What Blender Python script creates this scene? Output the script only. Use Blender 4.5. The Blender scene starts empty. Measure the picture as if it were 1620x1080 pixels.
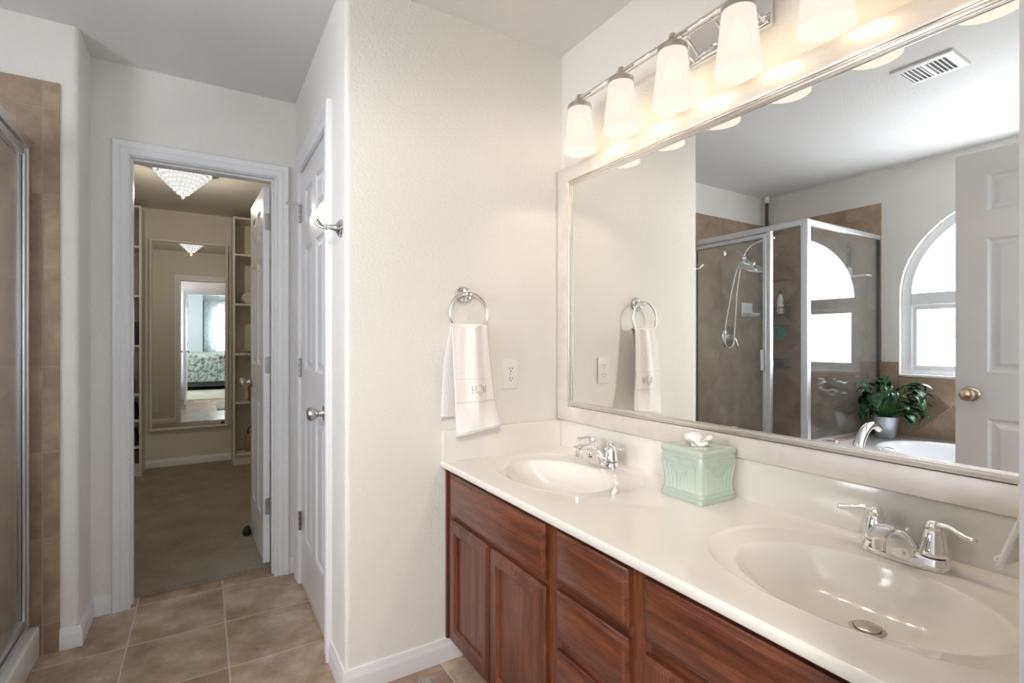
import bpy, bmesh, math, random
from mathutils import Vector, Matrix
random.seed(7)
S = bpy.context.scene
COL = S.collection
PI = math.pi
R = math.radians

# ------------------------------------------------------------ camera, world, exposure
cam_data = bpy.data.cameras.new('camera')
cam_data.sensor_width = 36.0
cam_data.lens = 795.0 / 1620.0 * 36.0
cam_data.clip_start = 0.02
cam_data.clip_end = 60
cam = bpy.data.objects.new('camera', cam_data)
COL.objects.link(cam)
cam.location = (0, 0, 1.2)
cam.rotation_euler = (R(90), 0, R(-31.54))
S.camera = cam
S.view_settings.view_transform = 'Standard'
S.view_settings.look = 'None'
S.view_settings.gamma = 1.0
S.view_settings.use_curve_mapping = False
S.view_settings.exposure = 0.58
S.cycles.use_denoising = True
S.cycles.max_bounces = 12
S.cycles.diffuse_bounces = 6
S.cycles.glossy_bounces = 6
S.cycles.transparent_max_bounces = 16
S.cycles.sample_clamp_indirect = 6.0
S.cycles.caustics_reflective = False
S.cycles.caustics_refractive = False

world = bpy.data.worlds.new('daylight')
S.world = world
world.use_nodes = True
world.node_tree.nodes['Background'].inputs[0].default_value = (0.75, 0.85, 1.0, 1)
world.node_tree.nodes['Background'].inputs[1].default_value = 1.0

def lamp(name, typ, loc, energy, color, size=0.05, rot=(0, 0, 0), size_y=None):
    d = bpy.data.lights.new(name, typ)
    d.energy = energy; d.color = color
    if typ == 'AREA':
        d.size = size
        if size_y: d.shape = 'RECTANGLE'; d.size_y = size_y
    else:
        d.shadow_soft_size = size
    o = bpy.data.objects.new(name, d)
    o.location = loc; o.rotation_euler = rot
    COL.objects.link(o)
    return o

WARM = (1.0, 0.80, 0.58)
SHADE_Y = [0.925 + 0.2185 * (k - 2.5) for k in range(6)]
VANITY_W = 8.0
for k, y in enumerate(SHADE_Y):
    lamp('vanity_bulb_light', 'POINT', (1.2, y, 1.975), VANITY_W, WARM, 0.028)
# daylight comes in by the arched window (its frosted panes are the light), and by the bedroom
# window; two side windows and a pendant behind the camera are added fill light
ARCH_DAY = 8.5
BED_WIN = 6.0  # bedroom window pane, shared by the added side panes
BED_FILL = 130.0
lamp('closet_chandelier_light', 'POINT', (-0.125, 4.3, 2.223), 9.5, (1.0, 0.90, 0.74), 0.003)

# ------------------------------------------------------------ helpers
def tag(o, label=None, cat=None, group=None, kind=None):
    if label: o['label'] = label
    if cat: o['category'] = cat
    if group: o['group'] = group
    if kind: o['kind'] = kind
    return o

def thing(name, label, cat, loc=(0, 0, 0), rotz=0, group=None, kind=None):
    o = bpy.data.objects.new(name, None)
    COL.objects.link(o)
    o.empty_display_size = 0.05
    o.location = loc; o.rotation_euler = (0, 0, rotz)
    return tag(o, label, cat, group, kind)

def root_of(o):
    while o.parent: o = o.parent
    return o

def obj(name, bm, m, parent=None, world=False, smooth=False, label=None):
    """link bm as ONE mesh object; world=True when bm is in world coordinates"""
    if parent is not None and world:
        r = root_of(parent)
        M = (Matrix.Translation(r.location) @ r.rotation_euler.to_matrix().to_4x4()).inverted()
        bm.transform(M)
    bmesh.ops.recalc_face_normals(bm, faces=bm.faces)
    me = bpy.data.meshes.new(name)
    bm.to_mesh(me); bm.free()
    mm = m if isinstance(m, (list, tuple)) else [m]
    for x in mm: me.materials.append(x)
    if smooth:
        me.polygons.foreach_set('use_smooth', [True] * len(me.polygons))
        if smooth != 'all':
            try: me.set_sharp_from_angle(angle=R(smooth if smooth is not True else 40))
            except Exception: pass
    o = bpy.data.objects.new(name, me)
    COL.objects.link(o)
    o.parent = parent
    if label: o['label'] = label
    return o

def struct(name, bm, m, parent=None, **k):
    o = obj(name, bm, m, parent, **k)
    if parent is None: o['kind'] = 'structure'
    return o

def copy_tree(o, parent=None):
    c = o.copy(); COL.objects.link(c); c.parent = parent
    for ch in list(o.children): copy_tree(ch, c)
    return c

def BM(): return bmesh.new()

def box(bm, x0, x1, y0, y1, z0, z1, bev=0.0, seg=2, mi=0):
    x0, x1 = min(x0, x1), max(x0, x1); y0, y1 = min(y0, y1), max(y0, y1); z0, z1 = min(z0, z1), max(z0, z1)
    vs = [bm.verts.new((x, y, z)) for z in (z0, z1) for y in (y0, y1) for x in (x0, x1)]
    fs = []
    for q in ((0, 2, 3, 1), (4, 5, 7, 6), (0, 1, 5, 4), (2, 6, 7, 3), (0, 4, 6, 2), (1, 3, 7, 5)):
        f = bm.faces.new([vs[i] for i in q]); f.material_index = mi; fs.append(f)
    if bev > 0:
        es = list({e for f in fs for e in f.edges})
        bmesh.ops.bevel(bm, geom=es, offset=bev, segments=seg, profile=0.5, affect='EDGES')
    return bm

def loft(bm, rings, cap=True, closed=False, mi=0):
    """rings: list of equal-length point lists"""
    n = len(rings[0])
    R_ = [[bm.verts.new(p) for p in r] for r in rings]
    pairs = list(zip(R_[:-1], R_[1:]))
    if closed: pairs.append((R_[-1], R_[0]))
    for a, b in pairs:
        for i in range(n):
            j = (i + 1) % n
            try:
                f = bm.faces.new((a[i], a[j], b[j], b[i])); f.material_index = mi
            except ValueError: pass
    if cap and not closed:
        for r in (R_[0], R_[-1]):
            try:
                f = bm.faces.new(r); f.material_index = mi
            except ValueError: pass
    return R_

def lathe(bm, prof, c=(0, 0, 0), axis='Z', n=32, cap=True, M=None):
    """prof: (radius, height) along axis"""
    rings = []
    for r, h in prof:
        ring = []
        for k in range(n):
            a = 2 * PI * k / n
            x, y = max(r, 1e-5) * math.cos(a), max(r, 1e-5) * math.sin(a)
            if axis == 'Z': p = (x, y, h)
            elif axis == 'X': p = (h, x, y)
            else: p = (y, h, x)
            p = Vector(p)
            if M is not None: p = M @ p
            ring.append(p + Vector(c))
        rings.append(ring)
    return loft(bm, rings, cap)

def tube(bm, pts, r, n=10, closed=False, cap=True, flat=1.0):
    """round tube along pts; r number or list; flat squashes the second axis"""
    P = [Vector(p) for p in pts]
    m = len(P)
    rr = r if isinstance(r, (list, tuple)) else [r] * m
    rings = []
    prev = None
    for i in range(m):
        if closed: t = (P[(i + 1) % m] - P[i - 1])
        else: t = P[min(i + 1, m - 1)] - P[max(i - 1, 0)]
        t.normalize()
        if prev is None:
            u = t.cross(Vector((0, 0, 1)))
            if u.length < 0.1: u = t.cross(Vector((0, 1, 0)))
        else:
            u = prev - t * prev.dot(t)
        u.normalize(); prev = u
        w = t.cross(u)
        rings.append([P[i] + (u * math.cos(2 * PI * k / n) + w * math.sin(2 * PI * k / n) * flat) * rr[i] for k in range(n)])
    return loft(bm, rings, cap, closed)

def prism(bm, poly, z0, z1):
    return loft(bm, [[(x, y, z0) for x, y in poly], [(x, y, z1) for x, y in poly]])

def arc(cx, cy, r, a0, a1, n):
    return [(cx + r * math.cos(R(a0 + (a1 - a0) * k / n)), cy + r * math.sin(R(a0 + (a1 - a0) * k / n))) for k in range(n + 1)]

def bez(p0, p1, p2, p3, n):
    out = []
    for k in range(n + 1):
        t = k / n; s = 1 - t
        out.append(tuple(s**3 * a + 3 * s * s * t * b + 3 * s * t * t * c + t**3 * d for a, b, c, d in zip(p0, p1, p2, p3)))
    return out

def smooth_pts(pts, sub=6):
    """Catmull-Rom through pts"""
    P = [Vector(p) for p in pts]; out = []
    for i in range(len(P) - 1):
        a = P[max(i - 1, 0)]; b = P[i]; c = P[i + 1]; d = P[min(i + 2, len(P) - 1)]
        for k in range(sub):
            t = k / sub
            out.append(0.5 * ((2 * b) + (c - a) * t + (2 * a - 5 * b + 4 * c - d) * t * t + (3 * b - a - 3 * c + d) * t**3))
    out.append(P[-1])
    return out

def holed_plate(bm, outer, holes, fn, d0, d1):
    """plate with holes in 2D, mapped by fn(a,b,depth) -> xyz, from depth d0 to d1"""
    t = bmesh.new()
    loops = []
    es = []
    for lp in [outer] + holes:
        vs = [t.verts.new((a, b, 0)) for a, b in lp]
        loops.append(vs)
        for i in range(len(vs)): es.append(t.edges.new((vs[i], vs[(i + 1) % len(vs)])))
    bmesh.ops.triangle_fill(t, use_beauty=True, use_dissolve=False, edges=es)
    t.verts.ensure_lookup_table(); t.verts.index_update()
    for d in (d0, d1):
        V = [bm.verts.new(fn(v.co.x, v.co.y, d)) for v in t.verts]
        for f in t.faces: bm.faces.new([V[v.index] for v in f.verts])
        if d == d0: A = V
        else: B = V
    for vs in loops:
        n = len(vs)
        for i in range(n):
            a, b = vs[i].index, vs[(i + 1) % n].index
            bm.faces.new((A[a], A[b], B[b], B[a]))
    t.free()

# ------------------------------------------------------------ materials
def new_mat(name):
    m = bpy.data.materials.new(name); m.use_nodes = True
    nt = m.node_tree
    return m, nt, nt.nodes['Principled BSDF']

def pset(b, **k):
    names = dict(color='Base Color', rough='Roughness', metal='Metallic', spec='Specular IOR Level', coat='Coat Weight',
                 coatr='Coat Roughness', sub='Subsurface Weight', emit='Emission Color', es='Emission Strength',
                 trans='Transmission Weight', ior='IOR', alpha='Alpha', sheen='Sheen Weight', aniso='Anisotropic')
    for kk, v in k.items():
        if isinstance(v, (tuple, list)) and len(v) == 3: v = (*v, 1)
        b.inputs[names[kk]].default_value = v

def N(nt, typ, **k):
    n = nt.nodes.new(typ)
    for kk, v in k.items():
        if hasattr(n, kk) and not kk[0].isupper(): setattr(n, kk, v)
    return n

def noise(nt, scale, detail=4, rough=0.5, vec=None, stretch=None):
    tc = nt.nodes.new('ShaderNodeTexCoord')
    mp = nt.nodes.new('ShaderNodeMapping')
    nt.links.new(tc.outputs['Object'], mp.inputs[0])
    if stretch: mp.inputs['Scale'].default_value = stretch
    n = nt.nodes.new('ShaderNodeTexNoise')
    n.inputs['Scale'].default_value = scale; n.inputs['Detail'].default_value = detail
    n.inputs['Roughness'].default_value = rough
    nt.links.new(mp.outputs[0], n.inputs['Vector'])
    return n

def ramp(nt, src, stops):
    r = nt.nodes.new('ShaderNodeValToRGB')
    el = r.color_ramp.elements
    while len(el) < len(stops): el.new(0.5)
    for e, (p, c) in zip(el, stops):
        e.position = p; e.color = (*c, 1)
    nt.links.new(src, r.inputs[0])
    return r

def bump(nt, b, src, strength, dist=0.002):
    n = nt.nodes.new('ShaderNodeBump')
    n.inputs['Strength'].default_value = strength; n.inputs['Distance'].default_value = dist
    nt.links.new(src, n.inputs['Height']); nt.links.new(n.outputs[0], b.inputs['Normal'])
    return n

def simple(name, color, rough=0.5, metal=0.0, nz=None, **k):
    m, nt, b = new_mat(name)
    pset(b, color=color, rough=rough, metal=metal, **k)
    if nz:
        n = noise(nt, nz[0], 3); bump(nt, b, n.outputs[0], nz[1], nz[2] if len(nz) > 2 else 0.002)
    return m

def wall_paint(name, color, amp=0.42):
    m, nt, b = new_mat(name)
    pset(b, rough=0.62, spec=0.25)
    n1 = noise(nt, 110, 3, 0.55); 
    n2 = noise(nt, 2.2, 2)
    c = ramp(nt, n2.outputs[0], [(0.3, tuple(x * 0.985 for x in color)), (0.7, color)])
    nt.links.new(c.outputs[0], b.inputs['Base Color'])
    r = ramp(nt, n1.outputs[0], [(0.42, (0, 0, 0)), (0.62, (1, 1, 1))])
    bump(nt, b, r.outputs[0], amp, 0.0016)
    return m

def math_node(nt, op, a, b=None):
    n = nt.nodes.new('ShaderNodeMath'); n.operation = op
    for i, x in enumerate((a, b)):
        if x is None: continue
        if isinstance(x, (int, float)): n.inputs[i].default_value = x
        else: nt.links.new(x, n.inputs[i])
    return n.outputs[0]

def tile_mat(name, stops, grout, px, py, ox, oy, axes='XY', rot=0.0, gw=0.006, rough=0.35, sc=5.0, coat=0.0, tint=0.10):
    """square tile grid on two object axes (metres); optional rotation"""
    m, nt, b = new_mat(name)
    tc = nt.nodes.new('ShaderNodeTexCoord')
    sp = nt.nodes.new('ShaderNodeSeparateXYZ'); nt.links.new(tc.outputs['Object'], sp.inputs[0])
    u, v = sp.outputs[axes[0]], sp.outputs[axes[1]]
    u = math_node(nt, 'SUBTRACT', u, ox); v = math_node(nt, 'SUBTRACT', v, oy)
    if rot:
        cs, sn = math.cos(R(rot)), math.sin(R(rot))
        u2 = math_node(nt, 'ADD', math_node(nt, 'MULTIPLY', u, cs), math_node(nt, 'MULTIPLY', v, sn))
        v2 = math_node(nt, 'SUBTRACT', math_node(nt, 'MULTIPLY', v, cs), math_node(nt, 'MULTIPLY', u, sn))
        u, v = u2, v2
    u = math_node(nt, 'DIVIDE', u, px); v = math_node(nt, 'DIVIDE', v, py)
    fu = math_node(nt, 'FLOORED_MODULO', u, 1.0) if False else math_node(nt, 'SUBTRACT', u, math_node(nt, 'FLOOR', u))
    fv = math_node(nt, 'SUBTRACT', v, math_node(nt, 'FLOOR', v))
    du = math_node(nt, 'MINIMUM', fu, math_node(nt, 'SUBTRACT', 1.0, fu))
    dv = math_node(nt, 'MINIMUM', fv, math_node(nt, 'SUBTRACT', 1.0, fv))
    d = math_node(nt, 'MULTIPLY', math_node(nt, 'MINIMUM', du, dv), (px + py) / 2)
    mr = nt.nodes.new('ShaderNodeMapRange'); nt.links.new(d, mr.inputs['Value'])
    mr.inputs['From Min'].default_value = gw * 0.35; mr.inputs['From Max'].default_value = gw * 0.65
    mr.clamp = True
    # per tile id
    cb = nt.nodes.new('ShaderNodeCombineXYZ')
    nt.links.new(math_node(nt, 'FLOOR', u), cb.inputs[0]); nt.links.new(math_node(nt, 'FLOOR', v), cb.inputs[1])
    wn = nt.nodes.new('ShaderNodeTexWhiteNoise'); nt.links.new(cb.outputs[0], wn.inputs['Vector'])
    # offset noise by tile id so that every tile has its own clouds
    va = nt.nodes.new('ShaderNodeVectorMath'); va.operation = 'MULTIPLY_ADD'
    nt.links.new(wn.outputs['Color'], va.inputs[0]); va.inputs[1].default_value = (9, 9, 9)
    nt.links.new(tc.outputs['Object'], va.inputs[2])
    nz = nt.nodes.new('ShaderNodeTexNoise'); nz.inputs['Scale'].default_value = sc; nz.inputs['Detail'].default_value = 7
    nz.inputs['Roughness'].default_value = 0.62
    nt.links.new(va.outputs[0], nz.inputs['Vector'])
    f = math_node(nt, 'ADD', nz.outputs[0], math_node(nt, 'MULTIPLY', math_node(nt, 'SUBTRACT', wn.outputs['Value'], 0.5), tint))
    cr = ramp(nt, f, stops)
    mx = nt.nodes.new('ShaderNodeMix'); mx.data_type = 'RGBA'
    nt.links.new(mr.outputs[0], mx.inputs['Factor'])
    mx.inputs['A'].default_value = (*grout, 1); nt.links.new(cr.outputs[0], mx.inputs['B'])
    nt.links.new(mx.outputs['Result'], b.inputs['Base Color'])
    rr = ramp(nt, mr.outputs[0], [(0, (0.85,) * 3), (1, (rough,) * 3)])
    nt.links.new(rr.outputs[0], b.inputs['Roughness'])
    bump(nt, b, mr.outputs[0], 0.35, 0.0015)
    pset(b, coat=coat, coatr=0.25)
    return m

def wood_mat(name, stretch, base=((0.125, 0.034, 0.0135), (0.195, 0.060, 0.023), (0.070, 0.018, 0.008))):
    m, nt, b = new_mat(name)
    n1 = noise(nt, 1.0, 5, 0.6, stretch=stretch)
    n1.inputs['Distortion'].default_value = 0.6
    n2 = noise(nt, 6.0, 4, 0.7, stretch=stretch)
    c1 = ramp(nt, n1.outputs[0], [(0.30, base[2]), (0.45, base[0]), (0.62, base[1]), (0.75, base[0])])
    c2 = ramp(nt, n2.outputs[0], [(0.40, (0.55, 0.55, 0.55)), (0.55, (1, 1, 1))])
    mx = nt.nodes.new('ShaderNodeMix'); mx.data_type = 'RGBA'; mx.blend_type = 'MULTIPLY'
    mx.inputs['Factor'].default_value = 0.75
    nt.links.new(c1.outputs[0], mx.inputs['A']); nt.links.new(c2.outputs[0], mx.inputs['B'])
    nt.links.new(mx.outputs['Result'], b.inputs['Base Color'])
    bump(nt, b, n2.outputs[0], 0.08, 0.001)
    pset(b, rough=0.34, coat=0.25, coatr=0.2)
    return m

def fabric(name, color, scale=900, amp=0.5, dist=0.002, sheen=0.3):
    m, nt, b = new_mat(name)
    pset(b, color=color, rough=0.95, sheen=sheen, spec=0.1)
    n = noise(nt, scale, 3, 0.7); n2 = noise(nt, 90, 3)
    a = math_node(nt, 'ADD', n.outputs[0], n2.outputs[0])
    bump(nt, b, a, amp, dist)
    return m

def glass_mat(name, tint=(0.93, 0.95, 0.94), rough=0.0, ior=1.5, film=0.03):
    m = bpy.data.materials.new(name); m.use_nodes = True
    nt = m.node_tree; nt.nodes.clear()
    o = nt.nodes.new('ShaderNodeOutputMaterial'); mx = nt.nodes.new('ShaderNodeMixShader')
    t = nt.nodes.new('ShaderNodeBsdfTransparent'); g = nt.nodes.new('ShaderNodeBsdfGlossy')
    fr = nt.nodes.new('ShaderNodeFresnel'); fr.inputs[0].default_value = ior
    t.inputs[0].default_value = (*tint, 1); g.inputs['Roughness'].default_value = rough
    ge = nt.nodes.new('ShaderNodeNewGeometry')
    # same surface reflection on both faces of the pane
    ii = nt.nodes.new('ShaderNodeMapRange'); nt.links.new(ge.outputs['Backfacing'], ii.inputs['Value'])
    ii.inputs['To Min'].default_value = ior; ii.inputs['To Max'].default_value = 1.0 / ior
    nt.links.new(ii.outputs[0], fr.inputs[0])
    df = nt.nodes.new('ShaderNodeBsdfDiffuse'); df.inputs[0].default_value = (0.75, 0.76, 0.75, 1)
    mf = nt.nodes.new('ShaderNodeMixShader'); mf.inputs[0].default_value = film
    nt.links.new(t.outputs[0], mf.inputs[1]); nt.links.new(df.outputs[0], mf.inputs[2]); t = mf
    nt.links.new(fr.outputs[0], mx.inputs[0]); nt.links.new(t.outputs[0], mx.inputs[1]); nt.links.new(g.outputs[0], mx.inputs[2])
    nt.links.new(mx.outputs[0], o.inputs[0])
    return m

def emit_mat(name, color, strength):
    m, nt, b = new_mat(name)
    pset(b, color=(0.8, 0.8, 0.8), rough=0.4, emit=color, es=strength)
    return m

PAINT = wall_paint('bathroom_wall_paint', (0.80, 0.785, 0.745))
CEILP = wall_paint('ceiling_paint', (0.72, 0.72, 0.71), 0.25)
CLOSETP = wall_paint('closet_wall_paint', (0.70, 0.675, 0.60), 0.25)
BEDP = wall_paint('bedroom_wall_paint', (0.36, 0.415, 0.425), 0.2)
TRIM = simple('white_trim_paint', (0.80, 0.805, 0.83), 0.32)
DOORP = simple('white_door_paint', (0.79, 0.79, 0.825), 0.22, nz=(160, 0.05))
TILES = [(0.32, (0.235, 0.150, 0.100)), (0.45, (0.33, 0.225, 0.155)), (0.56, (0.42, 0.305, 0.22)), (0.70, (0.54, 0.43, 0.33))]
FLOOR = tile_mat('floor_tile', TILES, (0.50, 0.42, 0.35), 0.337, 0.353, 0.08, 0.357, 'XY', rough=0.26, sc=6.0)
STILES = [(0.30, (0.215, 0.145, 0.095)), (0.45, (0.30, 0.21, 0.143)), (0.57, (0.375, 0.27, 0.188)), (0.72, (0.48, 0.37, 0.27))]
SW_D_X = tile_mat('shower_tile_valve_wall', STILES, (0.36, 0.29, 0.22), 0.33, 0.33, -1.05, 1.05, 'XZ', rot=45, gw=0.005, sc=4.5, tint=0.03)
SW_D_Y = tile_mat('shower_tile_window_wall', STILES, (0.36, 0.29, 0.22), 0.33, 0.33, 2.0, 1.0, 'YZ', rot=45, gw=0.005, sc=4.5, tint=0.03)
SW_S_X = tile_mat('shower_tile_border', STILES, (0.37, 0.30, 0.23), 0.33, 0.33, -0.525, 0.115, 'XZ', gw=0.005, sc=6, tint=0.08)
SW_S_Y = tile_mat('shower_tile_side_border', STILES, (0.37, 0.30, 0.23), 0.33, 0.33, 1.60, 0.115, 'YZ', gw=0.005, sc=6, tint=0.08)
CARPET_N = None
def carpet_mat(name, a, b_):
    m, nt, b = new_mat(name)
    n = noise(nt, 260, 4, 0.75); n2 = noise(nt, 5, 4, 0.6)
    f = math_node(nt, 'ADD', math_node(nt, 'MULTIPLY', n.outputs[0], 0.75), math_node(nt, 'MULTIPLY', n2.outputs[0], 0.25))
    c = ramp(nt, f, [(0.38, a), (0.62, b_)])
    nt.links.new(c.outputs[0], b.inputs['Base Color'])
    bump(nt, b, n.outputs[0], 1.0, 0.012)
    pset(b, rough=1.0, spec=0.05, sheen=0.15)
    return m
CARPET = carpet_mat('closet_carpet', (0.29, 0.24, 0.175), (0.64, 0.56, 0.45))
BCARPET = carpet_mat('bedroom_carpet', (0.26, 0.27, 0.22), (0.42, 0.43, 0.36))
CHROME = simple('polished_chrome', (0.86, 0.86, 0.87), 0.07, 1.0)
HINGE = simple('brushed_hinge_steel', (0.42, 0.41, 0.40), 0.35, 1.0)
NICKEL = simple('satin_nickel', (0.62, 0.59, 0.55), 0.28, 1.0)
BRASSY = simple('worn_satin_nickel', (0.55, 0.47, 0.36), 0.30, 1.0)
ALU = simple('satin_aluminium', (0.74, 0.75, 0.77), 0.30, 1.0)
MIRROR = simple('mirror_silver', (0.90, 0.915, 0.90), 0.0, 1.0)
BLACK = simple('black_rubber', (0.015, 0.015, 0.015), 0.5)
MARBLE = simple('cultured_marble', (0.79, 0.765, 0.715), 0.14, coat=0.4, coatr=0.06)
TUBM = simple('white_acrylic', (0.84, 0.85, 0.87), 0.13)
WOOD_H = wood_mat('cherry_oak_across', (34, 2.4, 34))
WOOD_V = wood_mat('cherry_oak_upright', (34, 34, 2.4))
SHGLASS = glass_mat('shower_glass', (0.965, 0.975, 0.97))
DOORGLASS = glass_mat('hazy_door_glass', (0.93, 0.95, 0.945), film=0.12)
SHELFP = simple('cream_laminate', (0.66, 0.63, 0.56), 0.45)
WPLASTIC = simple('white_plastic', (0.82, 0.81, 0.78), 0.35)

# ------------------------------------------------------------ setting: floors, ceilings
b = BM(); box(b, -1.70, 1.43, -0.01, 2.925, -0.06, 0.0); struct('floor', b, FLOOR)
b = BM(); box(b, -1.3, 1.3, 2.925, 5.87, -0.06, 0.022); struct('floor_closet', b, CARPET)
b = BM(); box(b, -2.0, 2.8, -4.5, -0.01, -0.06, 0.012); struct('floor_bedroom', b, BCARPET)
b = BM(); box(b, -1.70, 1.43, -0.01, 2.94, 2.44, 2.52); struct('ceiling', b, CEILP)
b = BM(); box(b, -1.3, 1.3, 2.94, 5.87, 2.44, 2.52); struct('ceiling_closet', b, CLOSETP)
b = BM(); box(b, -2.0, 2.8, -4.5, -0.01, 2.44, 2.52); struct('ceiling_bedroom', b, CEILP)

# walls
b = BM(); box(b, 1.33, 1.43, -0.01, 1.80, 0, 2.44); struct('wall_right', b, PAINT)
# towel wall turning the bullnose corner into the linen closet wall
b = BM()
r = 0.018
prism(b, [(1.33, 1.75)] + [(1.33, 1.86), (0.52, 1.86), (0.52, 2.02), (0.41, 2.02)] + [(0.41, 1.75 + r)] + arc(0.41 + r, 1.75 + r, r, 180, 270, 6)[1:], 0, 2.44)
box(b, 0.41, 0.52, 2.02, 2.683, 2.045, 2.44)
box(b, 0.41, 0.52, 2.683, 2.83, 0, 2.44)
struct('wall_linen_closet', b, PAINT, smooth=30)
# closet-side wall
b = BM()
box(b, -0.42, -0.290, 2.83, 2.94, 0, 2.44)
box(b, -0.290, 0.318, 2.83, 2.94, 2.045, 2.44)
box(b, 0.318, 1.3, 2.83, 2.94, 0, 2.44)
struct('wall_front', b, PAINT)
b = BM(); box(b, -1.3, -0.290, 2.94, 2.945, 0.022, 2.44); box(b, 0.318, 1.3, 2.94, 2.945, 0.022, 2.44); box(b, -0.290, 0.318, 2.94, 2.945, 2.045, 2.44)
struct('wall_closet_front', b, CLOSETP)
# shower valve wall block with bullnose corner
b = BM()
r = 0.02
prism(b, [(-1.55, 2.59)] + arc(-0.42 - r, 2.59 + r, r, -90, 0, 6) + [(-0.42, 2.94), (-1.55, 2.94)], 0, 2.44)
struct('wall_shower', b, PAINT, smooth=30)
b = BM(); box(b, -1.70, -0.275, -0.01, 0.10, 0, 2.44); box(b, -0.275, 0.505, -0.01, 0.10, 2.045, 2.44); box(b, 0.505, 1.33, -0.01, 0.10, 0, 2.44)
struct('wall_back', b, PAINT)
# closet walls
b = BM(); box(b, -1.3, 1.3, 5.75, 5.87, 0, 2.44); struct('wall_closet_back', b, CLOSETP)
b = BM(); box(b, -1.3, -1.18, 2.945, 5.75, 0, 2.44); struct('wall_closet_left', b, CLOSETP)
b = BM(); box(b, 1.18, 1.3, 2.945, 5.75, 0, 2.44); struct('wall_closet_right', b, CLOSETP)
# bedroom walls
b = BM()
holed_plate(b, [(-2.0, 0), (2.8, 0), (2.8, 2.44), (-2.0, 2.44)], [[(0.18, 0.82), (1.3, 0.82), (1.3, 2.06), (0.18, 2.06)]],
            lambda a, c, d: (a, d, c), -4.2, -4.35)
struct('wall_bedroom_window', b, BEDP)
b = BM(); box(b, -1.88, -0.02, -4.2, -3.75, 0.012, 2.44); struct('wall_bedroom_bumpout', b, BEDP)
b = BM(); box(b, -2.0, -1.88, -4.2, -0.01, 0, 2.44); struct('wall_bedroom_left', b, BEDP)
b = BM(); box(b, 2.68, 2.8, -4.2, -0.01, 0, 2.44); struct('wall_bedroom_right', b, BEDP)
b = BM(); box(b, -1.88, -0.275, -0.02, -0.01, 0.012, 2.44); box(b, 0.505, 2.68, -0.02, -0.01, 0.012, 2.44); box(b, -0.275, 0.505, -0.02, -0.01, 2.045, 2.44)
struct('wall_bedroom_near', b, BEDP)

# window wall with arched opening
WY, WR, WS, WB = 0.98, 0.61, 1.52, 0.955
arch = [(WY + WR, WB)] + [(WY + WR * math.cos(R(a)), WS + WR * math.sin(R(a))) for a in range(0, 181, 6)] + [(WY - WR, WB)]
b = BM()
holed_plate(b, [(-0.01, 0), (2.94, 0), (2.94, 2.44), (-0.01, 2.44)], [arch], lambda a, c, d: (d, a, c), -1.55, -1.70)
struct('wall_left', b, PAINT)
# arched window: frame, transom rail, lower sash, frosted panes
VINYL = simple('window_vinyl', (0.78, 0.79, 0.80), 0.3)
FROST = emit_mat('frosted_glass_in_daylight', (0.92, 0.94, 1.0), ARCH_DAY)
w = thing('window_1', None, None, (-1.62, WY, WB)); w['kind'] = 'structure'
def archloop(rad, zb, zs=WS):
    return [(WY + rad, zb)] + [(WY + rad * math.cos(R(a)), zs + rad * math.sin(R(a))) for a in range(0, 181, 6)] + [(WY - rad, zb)]
b = BM(); holed_plate(b, archloop(WR - 0.001, WB + 0.001), [archloop(WR - 0.058, WB + 0.05)], lambda a, c, d: (d, a, c), -1.585, -1.65)
obj('window_frame', b, VINYL, w, True)
b = BM(); box(b, -1.58, -1.645, WY - WR + 0.055, WY + WR - 0.055, 1.452, 1.535, 0.004); obj('transom_rail', b, VINYL, w, True)
b = BM(); holed_plate(b, [(WY - WR + 0.05, WB + 0.045), (WY + WR - 0.05, WB + 0.045), (WY + WR - 0.05, 1.455), (WY - WR + 0.05, 1.455)],
                      [[(WY - WR + 0.085, WB + 0.08), (WY + WR - 0.085, WB + 0.08), (WY + WR - 0.085, 1.42), (WY - WR + 0.085, 1.42)]],
                      lambda a, c, d: (d, a, c), -1.595, -1.635)
obj('lower_sash', b, VINYL, w, True)
b = BM(); box(b, -1.618, -1.624, WY - WR + 0.084, WY + WR - 0.084, WB + 0.079, 1.421); obj('pane', b, FROST, w, True)
b = BM()
holed_plate(b, [(WY + WR - 0.056, 1.534)] + [(WY + (WR - 0.056) * math.cos(R(a)), WS + 0.014 + (WR - 0.07) * math.sin(R(a))) for a in range(0, 181, 6)][1:-1] + [(WY - WR + 0.056, 1.534)], [],
            lambda a, c, d: (d, a, c), -1.618, -1.624)
obj('pane', b, FROST, w, True)
b = BM(); box(b, -1.585, -1.535, WY - WR + 0.001, WY + WR - 0.001, WB + 0.0005, WB + 0.018, 0.004); obj('window_sill', b, TRIM, w, True)

# tile cladding
ZDK = 0.546
b = BM()
box(b, -1.54, -0.60, 2.58, 2.59, 0.0, 2.105, mi=0)
box(b, -1.54, -0.60, 2.58, 2.59, 2.105, 2.20, mi=1)
box(b, -0.60, -0.477, 2.58, 2.59, 0.0, 2.20, mi=1)
struct('wall_shower_tile', b, [SW_D_X, SW_S_X])
b = BM()
box(b, -1.55, -1.54, 1.78, 2.59, 0.0, 2.105, mi=0)
box(b, -1.55, -1.54, 1.70, 2.59, 2.105, 2.20, mi=1)
box(b, -1.55, -1.54, 1.70, 1.78, 0.0, 2.105, mi=1)
struct('wall_left_tile', b, [SW_D_Y, SW_S_Y])
b = BM()
box(b, -1.55, -1.54, 1.592, 1.70, ZDK, 1.055, mi=1)
box(b, -1.55, -1.54, 0.10, 1.592, ZDK, 0.953, mi=0)
struct('wall_left_tub_tile', b, [SW_D_Y, SW_S_Y])
b = BM(); box(b, -1.54, -0.56, 1.68, 1.725, 0.0, 0.556); struct('wall_shower_knee', b, SW_S_X)

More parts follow.
